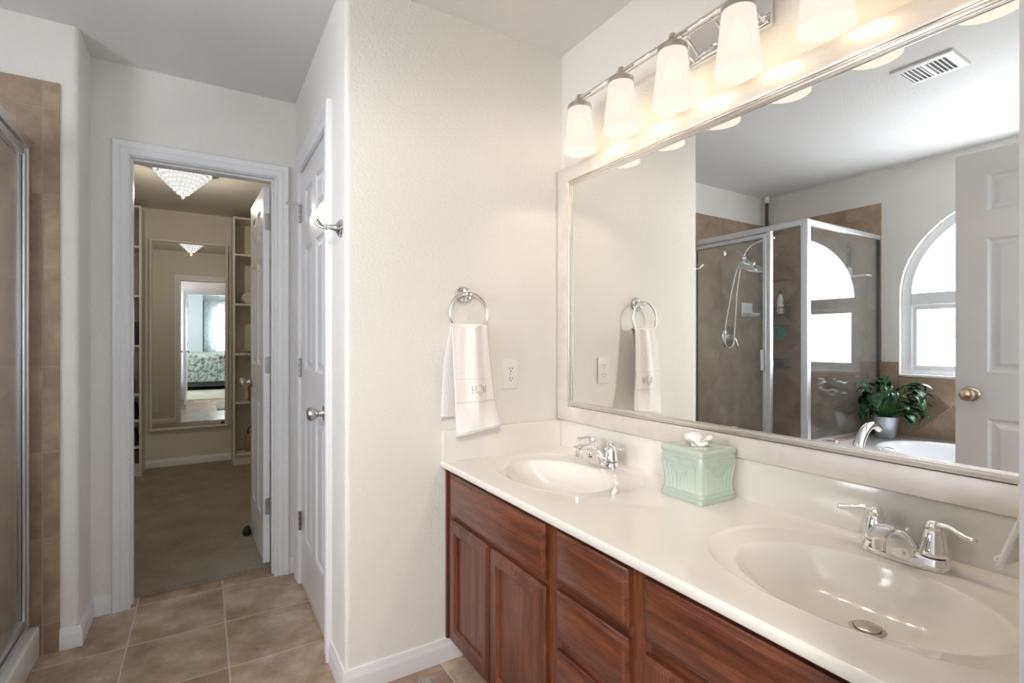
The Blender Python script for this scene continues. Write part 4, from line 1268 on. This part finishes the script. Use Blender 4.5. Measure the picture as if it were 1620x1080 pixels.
b = BM(); tube(b, smooth_pts([(-1.525, 1.905, 1.87), (-1.525, 1.895, 1.90), (-1.525, 1.915, 1.925), (-1.53, 1.90, 1.95)], 5), 0.004, 8); obj('hook', b, DKCAP, bk, True, smooth=True)

# ------------------------------------------------------------ tub
ZD = 0.545
tub = thing('bathtub', 'white drop-in oval bathtub below the arched window', 'bathtub', (-1.05, 0.9, 0.0))
b = BM()
tr = []
for ax, ay, z, p in ((0.375, 0.66, 0, 2.6), (0.365, 0.65, 0.010, 2.6), (0.345, 0.63, 0.010, 2.6), (0.330, 0.615, 0.0, 2.6), (0.322, 0.605, -0.02, 2.6), (0.31, 0.585, -0.10, 2.6),
                     (0.295, 0.56, -0.22, 2.7), (0.275, 0.53, -0.32, 2.8), (0.23, 0.47, -0.375, 2.8), (0.12, 0.25, -0.39, 2.4), (0.02, 0.04, -0.392, 2)):
    tr.append((-1.085, 0.86, ax, ay, ZD + z, p))
bowl_panel(b, -1.539, -0.585, 0.1005, 1.6795, tr, ZD, 144)
obj('tub_shell', b, TUBM, tub, True, smooth=45)
b = BM(); box(b, -0.60, -0.584, 0.101, 1.655, 0.0, ZD - 0.0005); box(b, -1.539, -0.60, 1.672, 1.679, 0.3, ZD - 0.002); obj('apron', b, TUBM, tub, True)

tf = thing('tub_faucet', 'chrome arched roman tub faucet with two lever handles on the tub deck', 'faucet', (-0.655, 1.455, ZD))
b = BM(); lathe(b, [(0, 0), (0.034, 0), (0.033, 0.008), (0.026, 0.014), (0, 0.014)], (-0.655, 1.455, ZD), 'Z', 28, cap=False); obj('foot', b, CHROME, tf, True, smooth=40)
b = BM(); rings = []
P = smooth_pts([(-0.650, 1.455, ZD + 0.008), (-0.668, 1.455, ZD + 0.055), (-0.71, 1.455, ZD + 0.105), (-0.77, 1.455, ZD + 0.140), (-0.85, 1.455, ZD + 0.145), (-0.915, 1.455, ZD + 0.118)], 6)
tube(b, P, [0.031 - 0.012 * (i / (len(P) - 1)) for i in range(len(P))], 18, flat=1.15); obj('spout', b, CHROME, tf, True, smooth=45)
for yy in (1.575, 1.345):
    b = BM(); lathe(b, [(0, 0), (0.026, 0), (0.026, 0.006), (0.020, 0.014), (0.016, 0.030), (0.013, 0.045), (0.009, 0.052), (0, 0.054)], (-0.655, yy, ZD), 'Z', 24, cap=False)
    h = obj('handle', b, CHROME, tf, True, smooth=45)
    sg = 1 if yy > 1.45 else -1
    b = BM(); tube(b, smooth_pts([(-0.655, yy, ZD + 0.047), (-0.662, yy + sg * 0.03, ZD + 0.055), (-0.668, yy + sg * 0.062, ZD + 0.052)], 5), 0.006, 12, flat=0.7); obj('lever', b, CHROME, h, True, smooth=True)

# ------------------------------------------------------------ potted plant on the tub deck
px_, py_ = -1.355, 1.600
pl = thing('potted_plant', 'leafy dark green plant in a silver pot on the tub deck corner', 'plant', (px_, py_, ZD))
b = BM(); lathe(b, [(0, 0.0), (0.054, 0.0), (0.058, 0.006), (0.072, 0.085), (0.080, 0.140), (0.082, 0.144), (0.078, 0.144), (0.074, 0.130), (0.0, 0.128)], (px_, py_, ZD + 0.0005), 'Z', 36, cap=False)
obj('pot', b, simple('silver_pot', (0.66, 0.70, 0.74), 0.30, 0.85), pl, True, smooth=40)
b = BM(); lathe(b, [(0, 0.125), (0.074, 0.125), (0.06, 0.133), (0, 0.136)], (px_, py_, ZD + 0.003), 'Z', 20, cap=False); obj('soil', b, simple('potting_soil', (0.05, 0.03, 0.02), 0.95, nz=(120, 0.8)), pl, True)
m, nt, bs = new_mat('glossy_leaf')
n1 = noise(nt, 14, 3); cr = ramp(nt, n1.outputs[0], [(0.35, (0.006, 0.040, 0.016)), (0.55, (0.014, 0.085, 0.026)), (0.75, (0.05, 0.19, 0.05))])
nt.links.new(cr.outputs[0], bs.inputs['Base Color']); pset(bs, rough=0.25)
LEAFM = m
rng = random.Random(21)
bl = BM(); bst = BM()
for k in range(64):
    a = rng.uniform(0, 2 * PI)
    dx, dy = math.cos(a), math.sin(a)
    lean = rng.uniform(0.04, 0.16)
    if dx < 0: lean = min(lean, 0.10)
    if dy > 0: lean *= 0.62
    top = rng.uniform(0.05, 0.27) - lean * 0.3
    base = Vector((px_ + dx * 0.02, py_ + dy * 0.02, ZD + 0.13))
    tip = base + Vector((dx * lean, dy * lean, top))
    mid = (base + tip) / 2 + Vector((-dx * 0.01, -dy * 0.01, 0.02))
    tube(bst, [base, mid, tip], [0.0028, 0.0022, 0.0016], 6)
    L = rng.uniform(0.10, 0.17); W = L * rng.uniform(0.19, 0.25)
    droop = rng.uniform(0.7, 1.9)
    side = Vector((-dy, dx, 0))
    rows = []
    n = 9
    pos = tip.copy(); ang = rng.uniform(0.2, 0.9)
    for i in range(n + 1):
        t = i / n
        w_ = W * math.sin(PI * min(1, t * 0.94 + 0.06)) ** 0.8 * (1 if t < 0.98 else 0.2)
        up = Vector((0, 0, 1))
        fwd = Vector((dx * math.cos(ang), dy * math.cos(ang), math.sin(ang)))
        nrm = side.cross(fwd).normalized()
        if nrm.z < 0: nrm = -nrm
        row = [bl.verts.new(pos + side * w_ * q + nrm * (abs(q) * w_ * 0.32)) for q in (-1, -0.5, 0, 0.5, 1)]
        rows.append(row)
        pos = pos + fwd * (L / n); ang -= droop * 1.7 / n
    for i in range(n):
        for j in range(4): bl.faces.new((rows[i][j], rows[i][j + 1], rows[i + 1][j + 1], rows[i + 1][j]))
for v in bl.verts:   # keep leaves clear of walls and the glass panel
    v.co.x = max(v.co.x, -1.532); v.co.y = min(v.co.y, 1.692)
o = obj('leaves', bl, LEAFM, pl, True, smooth='all'); md = o.modifiers.new('s', 'SOLIDIFY'); md.thickness = 0.0007
obj('stems', bst, simple('green_stem', (0.06, 0.16, 0.04), 0.5), pl, True, smooth=True)

# ------------------------------------------------------------ ceiling vent
cvx, cvy = -0.172, 0.951
cv = thing('ceiling_vent', 'white louvred air vent in the ceiling seen in the mirror', 'vent', (cvx, cvy, 2.44))
b = BM()
W2, L2 = 0.105, 0.115
def vr(ins, z): return [(cvx - W2 + ins, cvy - L2 + ins, z), (cvx + W2 - ins, cvy - L2 + ins, z), (cvx + W2 - ins, cvy + L2 - ins, z), (cvx - W2 + ins, cvy + L2 - ins, z)]
loft(b, [vr(0, 2.4395), vr(0, 2.436), vr(0.004, 2.430), vr(0.022, 2.428), vr(0.030, 2.4275), vr(0.030, 2.436)], cap=False); obj('frame', b, TRIM, cv, True)
b = BM(); box(b, cvx - 0.078, cvx + 0.078, cvy - 0.088, cvy + 0.088, 2.4362, 2.4385); obj('backing', b, simple('duct_dark', (0.26, 0.26, 0.26), 0.8), cv, True)
for k in range(11):
    yk = cvy - 0.080 + 0.016 * k
    if k == 5:
        b = BM(); box(b, cvx - 0.075, cvx + 0.075, yk - 0.006, yk + 0.006, 2.4275, 2.4365)
    else:
        s_ = 1 if k < 5 else -1
        b = BM(); loft(b, [[(cvx - 0.075, yk - 0.005, 2.4275), (cvx + 0.075, yk - 0.005, 2.4275), (cvx + 0.075, yk + 0.004 * s_, 2.4355), (cvx - 0.075, yk + 0.004 * s_, 2.4355)],
                           [(cvx - 0.075, yk - 0.002, 2.4265), (cvx + 0.075, yk - 0.002, 2.4265), (cvx + 0.075, yk + 0.003 + 0.004 * s_, 2.4350), (cvx - 0.075, yk + 0.003 + 0.004 * s_, 2.4350)]])
    obj('louvre', b, TRIM, cv, True)

# ------------------------------------------------------------ closet: mirror, chandelier, shelves
cm = thing('closet_mirror', 'tall thin-framed mirror on the back wall of the closet seen through the doorway', 'mirror', (-0.111, 5.742, 0.364))
cm.rotation_euler = (R(0.33), 0, 0)
cfn = lambda y, z, h_: (y, -h_, z)
def cframe(profile, mat, name, **k):
    b = BM(); rings = []
    y0, y1, z0, z1 = -0.318, 0.318, 0.0, 1.79
    for (sy, sz) in ((0, 0), (1, 0), (1, 1), (0, 1)):
        rings.append([cfn((y0 + o_) if sy == 0 else (y1 - o_), (z0 + o_) if sz == 0 else (z1 - o_), h_) for o_, h_ in profile])
    loft(b, rings, cap=False, closed=True)
    return obj(name, b, mat, cm, **k)
cframe([(0, 0.0), (0, 0.026), (0.004, 0.030), (0.014, 0.030), (0.022, 0.022), (0.024, 0.012), (0.024, 0.0)], simple('cream_frame', (0.74, 0.70, 0.60), 0.35), 'frame')
b = BM(); box(b, -0.300, 0.300, -0.012, -0.002, 0.018, 1.772); obj('mirror_glass', b, MIRROR, cm)

CRY = emit_mat('lit_crystal', (1.0, 0.97, 0.92), 1.15)
m = bpy.data.materials.new('crystal_bead'); m.use_nodes = True
nt = m.node_tree; bs = nt.nodes['Principled BSDF']
lw = nt.nodes.new('ShaderNodeLayerWeight'); lw.inputs[0].default_value = 0.45
cr = ramp(nt, lw.outputs['Facing'], [(0.15, (1.0, 0.97, 0.92)), (0.60, (0.30, 0.30, 0.30))])
nt.links.new(cr.outputs[0], bs.inputs['Emission Color']); pset(bs, color=(0.08, 0.08, 0.08), rough=0.05, es=0.72)
CRY = m
ch = thing('crystal_ceiling_light', 'lit cone shaped crystal bead ceiling light in the closet', 'ceiling light', (-0.125, 4.3, 2.44))
b = BM(); lathe(b, [(0, 0), (0.155, 0), (0.155, -0.014), (0.150, -0.018), (0, -0.018)], (-0.125, 4.3, 2.4395), 'Z', 40, cap=False); obj('canopy', b, CHROME, ch, True, smooth=35)
tiers = [(0.168, 2.402, 36), (0.146, 2.378, 31), (0.122, 2.354, 26), (0.099, 2.330, 21), (0.076, 2.307, 16), (0.053, 2.284, 11), (0.030, 2.262, 6), (0.0, 2.240, 1)]
for rr_, z, n_ in tiers:
    b = BM()
    for k in range(n_):
        a = 2 * PI * k / n_
        bmesh.ops.create_icosphere(b, subdivisions=2, radius=0.0145, matrix=Matrix.Translation((-0.125 + rr_ * math.cos(a), 4.3 + rr_ * math.sin(a), z)))
    if rr_ > 0: 
        for q in range(40):
            pass
    obj('bead_tier', b, CRY, ch, True, smooth=True)
b = BM(); lathe(b, [(0, 2.28), (0.03, 2.30), (0.10, 2.37), (0.135, 2.41), (0.135, 2.42), (0, 2.42)], (-0.125, 4.3, 0), 'Z', 24, cap=False); obj('glowing_core', b, emit_mat('lamp_core', (1.0, 0.92, 0.80), 0.22), ch, True, smooth=True)

def shelf_unit(name, label, x0, x1, ys, zs, loc):
    t = thing(name, label, 'shelf unit', loc, 0, None)
    y0, y1 = 5.44, 5.742; z0, z1 = 0.0225, 2.385
    for xa in (x0, x1 - 0.018):
        b = BM(); box(b, xa, xa + 0.018, y0, y1, z0, z1); obj('side_panel', b, SHELFP, t, True)
    b = BM(); box(b, x0 + 0.018, x1 - 0.018, y1 - 0.006, y1, z0, z1); obj('back_panel', b, SHELFP, t, True)
    b = BM(); box(b, x0 + 0.018, x1 - 0.018, y0 + 0.015, y0 + 0.03, z0, z0 + 0.085); obj('kick_board', b, SHELFP, t, True)
    for z in zs:
        b = BM(); box(b, x0 + 0.018, x1 - 0.018, y0 + 0.002, y1 - 0.006, z - 0.018, z); obj('shelf', b, SHELFP, t, True)
    return t
shelf_unit('closet_shelf_unit', 'cream shelf unit on the right of the closet mirror, partly behind the open door', 0.237, 0.99, None, (0.127, 0.622, 1.088, 1.562, 2.035, 2.385), (0.61, 5.59, 0.0225))
shelf_unit('closet_shelf_unit', 'cream shelf unit with dark bags on the left of the closet mirror', -1.17, -0.462, None, (0.127, 0.285, 0.515, 0.745, 1.170, 1.605, 2.035, 2.385), (-0.82, 5.59, 0.0225))
# folded and rolled towels
CT = fabric('cream_towel', (0.68, 0.64, 0.55), 500, 0.7, 0.003)
def roll(loc, r_, L, label):
    t = thing('rolled_towel', label, 'towel', loc, 0, 'rolled towels on the closet shelf')
    b = BM(); rings = []
    for i in range(9):
        u = -L / 2 + L * i / 8
        k = 1 - 0.12 * (abs(i - 4) / 4) ** 3
        ring = []
        for q in range(28):
            a = 2 * PI * q / 28
            rad = r_ * k * (1 + 0.03 * math.sin(3 * a + i * 0.7))
            ring.append((rad * math.cos(a), u, r_ * 0.93 + rad * 0.93 * math.sin(a)))
        rings.append(ring)
    loft(b, rings); obj('roll', b, CT, t, smooth=50)
    b = BM(); P = [(r_ * 0.85 * (1 - k / 40) * math.cos(k * 0.5), -L / 2 - 0.001, r_ * 0.93 + r_ * 0.8 * (1 - k / 40) * math.sin(k * 0.5)) for k in range(36)]
    tube(b, P, 0.003, 6); obj('spiral_edge', b, CT, t, smooth=True)
    return t
roll((0.375, 5.58, 1.5625), 0.062, 0.20, 'leftmost rolled cream towel at the bottom of the closet stack')
roll((0.500, 5.58, 1.5625), 0.060, 0.20, 'rolled cream towel right of the leftmost towel on the closet shelf')
roll((0.440, 5.58, 1.667), 0.046, 0.20, 'rolled cream towel on top of the towel stack on the closet shelf')
roll((0.447, 5.58, 1.7527), 0.040, 0.19, 'uppermost small rolled cream towel in the closet')
b = BM(); lathe(b, [(0, 0.0), (0.035, 0.0), (0.04, 0.006), (0.095, 0.018), (0.10, 0.022), (0.096, 0.022), (0.04, 0.011), (0, 0.010)], (0.40, 5.52, 1.0883), 'Z', 32, cap=False)
tag(obj('shallow_dish', b, simple('cream_dish', (0.70, 0.66, 0.56), 0.4), smooth=35), 'shallow cream dish on the middle closet shelf', 'dish')
b = BM(); lathe(b, [(0, 0.0), (0.032, 0.0), (0.034, 0.01), (0.028, 0.16), (0.012, 0.20), (0, 0.20)], (0.435, 5.66, 1.0883), 'Z', 24, cap=False)
tag(obj('cream_vase', b, simple('cream_vase_glaze', (0.66, 0.60, 0.48), 0.4), smooth=35), 'tall slim cream vase behind the shallow dish on the closet shelf', 'vase')
BROWN = simple('brown_leather', (0.19, 0.085, 0.04), 0.4)
TAN = simple('tan_leather', (0.36, 0.20, 0.10), 0.45)
# high heel shoe (shelf at 0.622)
hs = thing('high_heel_shoe', 'brown high heel shoe on the closet shelf beside the door knob', 'shoe', (0.40, 5.50, 0.6225))
b = BM(); rings = []
for y, z, w_, h_ in ((-0.115, 0.012, 0.018, 0.016), (-0.09, 0.016, 0.035, 0.026), (-0.06, 0.022, 0.040, 0.030), (-0.02, 0.045, 0.032, 0.022), (0.02, 0.078, 0.030, 0.030), (0.055, 0.100, 0.032, 0.060), (0.075, 0.115, 0.030, 0.075), (0.085, 0.118, 0.018, 0.055)):
    rings.append([(x, y, z + q) for x, q in rrect(0, 0, w_ * 2, h_, 6, 2.4)])
loft(b, rings); obj('upper', b, BROWN, hs, smooth=50)
b = BM(); loft(b, [[(x, y + 0.075, z) for x, y in rrect(0, 0, w_, w_, 4, 2.2)] for w_, z in ((0.012, 0.0), (0.012, 0.04), (0.030, 0.088))]); obj('heel', b, simple('dark_heel', (0.05, 0.02, 0.012), 0.35), hs, smooth=50)
# tan handbag on the lowest shelf
hb = thing('handbag', 'small tan leather handbag with a loop handle on the bottom closet shelf', 'handbag', (0.405, 5.56, 0.1275))
b = BM(); loft(b, [[(x, y, z) for x, y in rrect(0, 0, w_, d_, 8, 4)] for w_, d_, z in ((0.11, 0.07, 0), (0.125, 0.08, 0.01), (0.12, 0.07, 0.10), (0.105, 0.045, 0.165), (0.10, 0.03, 0.17))]); obj('body', b, TAN, hb, smooth=50)
b = BM(); tube(b, smooth_pts([(-0.035, 0, 0.165), (-0.03, 0, 0.215), (0, 0, 0.24), (0.03, 0, 0.215), (0.035, 0, 0.165)], 6), 0.006, 8); obj('handle', b, simple('dark_handle', (0.05, 0.03, 0.02), 0.4), hb, smooth=True)
# dark bags and boxes in the left unit, only their ends show
DKB = simple('black_leather', (0.025, 0.025, 0.03), 0.35)
def bag(loc, w_, d_, h_, label, mat=DKB, name='handbag', cat='handbag', lean=0.25):
    t = thing(name, label, cat, loc)
    b = BM(); loft(b, [[(x, y, z) for x, y in rrect(0, 0, ww * w_, dd * d_, 8, 3)] for ww, dd, z in ((0.9, 0.9, 0), (1, 1, h_ * 0.06), (1, 0.9, h_ * 0.5), (0.85, 0.6, h_ * 0.86), (0.6, 0.3, h_))]); obj('body', b, mat, t, smooth=50)
    b = BM(); tube(b, smooth_pts([(-w_ * 0.25, 0, h_ * 0.93), (-w_ * 0.2, 0, h_ * 1.12), (w_ * 0.2, 0, h_ * 1.12), (w_ * 0.25, 0, h_ * 0.93)], 5), 0.006, 8); obj('handle', b, mat, t, smooth=True)
    return t
bag((-0.60, 5.56, 0.2855), 0.22, 0.13, 0.165, 'black handbag on the second lowest shelf at the left of the closet')
bag((-0.61, 5.56, 0.5155), 0.24, 0.14, 0.17, 'black handbag one shelf above the lower black handbag in the closet')
bag((-0.60, 5.60, 0.7455), 0.16, 0.10, 0.20, 'dark brown handbag on the middle left closet shelf', simple('dark_brown', (0.07, 0.04, 0.025), 0.4))
b = BM(); box(b, -0.74, -0.485, 5.52, 5.70, 1.1705, 1.37, 0.004); tag(obj('storage_box', b, simple('dark_box', (0.03, 0.03, 0.032), 0.5)), 'dark storage box on an upper shelf at the left of the closet', 'box')
b = BM(); box(b, -0.70, -0.485, 5.49, 5.66, 0.1275, 0.245, 0.004); tag(obj('shoe_box', b, simple('dark_shoe_box', (0.09, 0.06, 0.045), 0.6)), 'dark brown shoe box on the bottom left closet shelf', 'box')
# switch and return grille on the closet door wall (seen in the closet mirror)
make_outlet((-0.66, 2.945, 1.16), PI, 'white light switch on the closet wall, reflected in the closet mirror', 'switch')
rg_ = thing('return_grille', 'white return air grille low on the closet wall, reflected in the closet mirror', 'vent', (-0.66, 2.945, 0.30))
b = BM(); loft(b, [[(-0.66 - 0.12 + i, 2.9455 + d_, 0.20 + i), (-0.66 + 0.12 - i, 2.9455 + d_, 0.20 + i), (-0.66 + 0.12 - i, 2.9455 + d_, 0.50 - i), (-0.66 - 0.12 + i, 2.9455 + d_, 0.50 - i)] for i, d_ in ((0, 0), (0, 0.006), (0.02, 0.008), (0.02, 0.002))], cap=True); obj('frame', b, TRIM, rg_, True)
for k in range(12):
    b = BM(); box(b, -0.755, -0.565, 2.948, 2.956, 0.228 + 0.021 * k, 0.236 + 0.021 * k); obj('louvre', b, TRIM, rg_, True)

# ------------------------------------------------------------ bedroom seen through the closet mirror, plus unseen fill lights
bw = thing('window_2', None, None, (0.74, -4.27, 0.82)); bw['kind'] = 'structure'
b = BM(); holed_plate(b, [(0.181, 0.821), (1.299, 0.821), (1.299, 2.059), (0.181, 2.059)], [[(0.22, 0.86), (1.26, 0.86), (1.26, 1.42), (0.22, 1.42)], [(0.22, 1.46), (1.26, 1.46), (1.26, 2.02), (0.22, 2.02)]], lambda a, c, d: (a, d, c), -4.23, -4.28)
obj('window_frame', b, VINYL, bw, True)
DAY = emit_mat('window_in_daylight', (0.90, 0.95, 1.0), BED_WIN)
b = BM(); box(b, 0.2, 1.28, -4.262, -4.266, 0.84, 2.04); obj('pane', b, DAY, bw, True)
for nm, (xw, y0, y1) in (('fill_window_left', (-1.885, -3.0, -0.9)), ('fill_window_right', (2.675, -3.2, -0.9))):  # unseen side windows, added as glowing panes for fill
    s_ = 1 if xw < 0 else -1
    w3 = thing(nm, None, None, (xw, (y0 + y1) / 2, 0.8)); w3['kind'] = 'structure'
    b = BM(); holed_plate(b, [(y0, 0.7), (y1, 0.7), (y1, 2.1), (y0, 2.1)], [[(y0 + 0.05, 0.75), ((y0 + y1) / 2 - 0.03, 0.75), ((y0 + y1) / 2 - 0.03, 2.05), (y0 + 0.05, 2.05)], [((y0 + y1) / 2 + 0.03, 0.75), (y1 - 0.05, 0.75), (y1 - 0.05, 2.05), ((y0 + y1) / 2 + 0.03, 2.05)]], lambda a, c, d: (d, a, c), xw, xw + s_ * 0.035)
    obj('window_frame', b, VINYL, w3, True)
    b = BM(); box(b, xw + s_ * 0.008, xw + s_ * 0.012, y0 + 0.04, y1 - 0.04, 0.74, 2.06); obj('pane', b, DAY, w3, True)
cl = thing('fill_pendant', 'added white fill globe, out of view in the bedroom outside the bathroom door', 'fill light', (-0.45, -0.80, 2.44))  # unseen lamp, added to brighten the bathroom through the doorway
b = BM(); lathe(b, [(0, 0), (0.06, 0), (0.06, -0.02), (0.02, -0.03), (0.008, -0.04), (0.008, -0.32), (0, -0.32)], (-0.45, -0.80, 2.4395), 'Z', 24, cap=False); obj('canopy', b, NICKEL, cl, True, smooth=35)
b = BM(); bmesh.ops.create_uvsphere(b, u_segments=24, v_segments=16, radius=0.12, matrix=Matrix.Translation((-0.45, -0.80, 2.0))); obj('fill_globe', b, emit_mat('fill_globe_glow', (1.0, 0.93, 0.83), BED_FILL), cl, True, smooth=True)

m, nt, bs = new_mat('floral_sheer')
n1 = noise(nt, 16, 5, 0.65); cr = ramp(nt, n1.outputs[0], [(0.50, (0.90, 0.93, 0.94)), (0.62, (0.62, 0.70, 0.72))])
nt.links.new(cr.outputs[0], bs.inputs['Base Color']); pset(bs, rough=0.9)
trn = nt.nodes.new('ShaderNodeBsdfTranslucent'); nt.links.new(cr.outputs[0], trn.inputs[0])
mx = nt.nodes.new('ShaderNodeMixShader'); mx.inputs[0].default_value = 0.55
out = nt.nodes['Material Output']; nt.links.new(bs.outputs[0], mx.inputs[1]); nt.links.new(trn.outputs[0], mx.inputs[2]); nt.links.new(mx.outputs[0], out.inputs[0])
SHEER = m
cu = thing('curtain', 'sheer floral curtain at the bedroom window, reflected in the closet mirror', 'curtain', (0.1, -4.12, 0.4))
b = BM(); r0 = []; r1 = []
for k in range(80):
    x = 0.01 + 0.30 * k / 79; y = -4.12 + 0.018 * math.sin(k * 0.62)
    r0.append(b.verts.new((x, y, 0.35))); r1.append(b.verts.new((x, y * 1.0, 2.17)))
for k in range(79): b.faces.new((r0[k], r0[k + 1], r1[k + 1], r1[k]))
o = obj('drape', b, SHEER, cu, True, smooth=True); md = o.modifiers.new('s', 'SOLIDIFY'); md.thickness = 0.001
b = BM(); r0 = []; r1 = []
for k in range(160):
    x = 0.31 + 1.10 * k / 159; y = -4.13 + 0.014 * math.sin(k * 0.62)
    r0.append(b.verts.new((x, y, 1.86))); r1.append(b.verts.new((x, y, 2.17)))
for k in range(159): b.faces.new((r0[k], r0[k + 1], r1[k + 1], r1[k]))
o = obj('valance', b, SHEER, cu, True, smooth=True); md = o.modifiers.new('s', 'SOLIDIFY'); md.thickness = 0.001
b = BM(); tube(b, [(-0.0, -4.12, 2.18), (1.45, -4.12, 2.18)], 0.010, 10); obj('rod', b, NICKEL, cu, True, smooth=True)

bed = thing('bed', 'high bed with a floral grey-green spread, reflected in the closet mirror', 'bed', (0.55, -2.7, 0.012))
m, nt, bs = new_mat('floral_spread')
n1 = noise(nt, 15, 5, 0.7); cr = ramp(nt, n1.outputs[0], [(0.42, (0.07, 0.09, 0.09)), (0.50, (0.20, 0.235, 0.225)), (0.60, (0.32, 0.35, 0.33))])
nt.links.new(cr.outputs[0], bs.inputs['Base Color']); pset(bs, rough=0.9)
b = BM()
x0, x1, y0, y1 = -0.75, 1.45, -3.70, -1.82
rings = []
for ins, z in ((0.0, 0.21), (0.004, 0.5), (0.006, 0.72), (0.02, 0.79), (0.06, 0.82), (0.4, 0.825)):
    ring = []
    for k in range(120):
        a = 2 * PI * k / 120
        c, s_ = math.cos(a), math.sin(a)
        hx, hy = (x1 - x0) / 2 - ins, (y1 - y0) / 2 - ins
        rad = 1.0 / ((abs(c) / hx) ** 8 + (abs(s_) / hy) ** 8) ** (1 / 8.0)
        wv = 1 + (0.006 * math.sin(k * 1.7) if z < 0.6 else 0)
        ring.append(((x0 + x1) / 2 + c * rad * wv, (y0 + y1) / 2 + s_ * rad * wv, z))
    rings.append(ring)
loft(b, rings); obj('bedspread', b, m, bed, True, smooth=50)
b = BM(); box(b, x0 + 0.08, x1 - 0.08, y0 + 0.08, y1 - 0.06, 0.10, 0.40); obj('bed_frame', b, simple('dark_bed_base', (0.06, 0.055, 0.055), 0.7), bed, True)
for sx in (x0 + 0.12, x1 - 0.12):
    for sy in (y0 + 0.12, y1 - 0.12):
        b = BM(); box(b, sx - 0.03, sx + 0.03, sy - 0.03, sy + 0.03, 0.012, 0.10); obj('leg', b, DKCAP, bed, True)
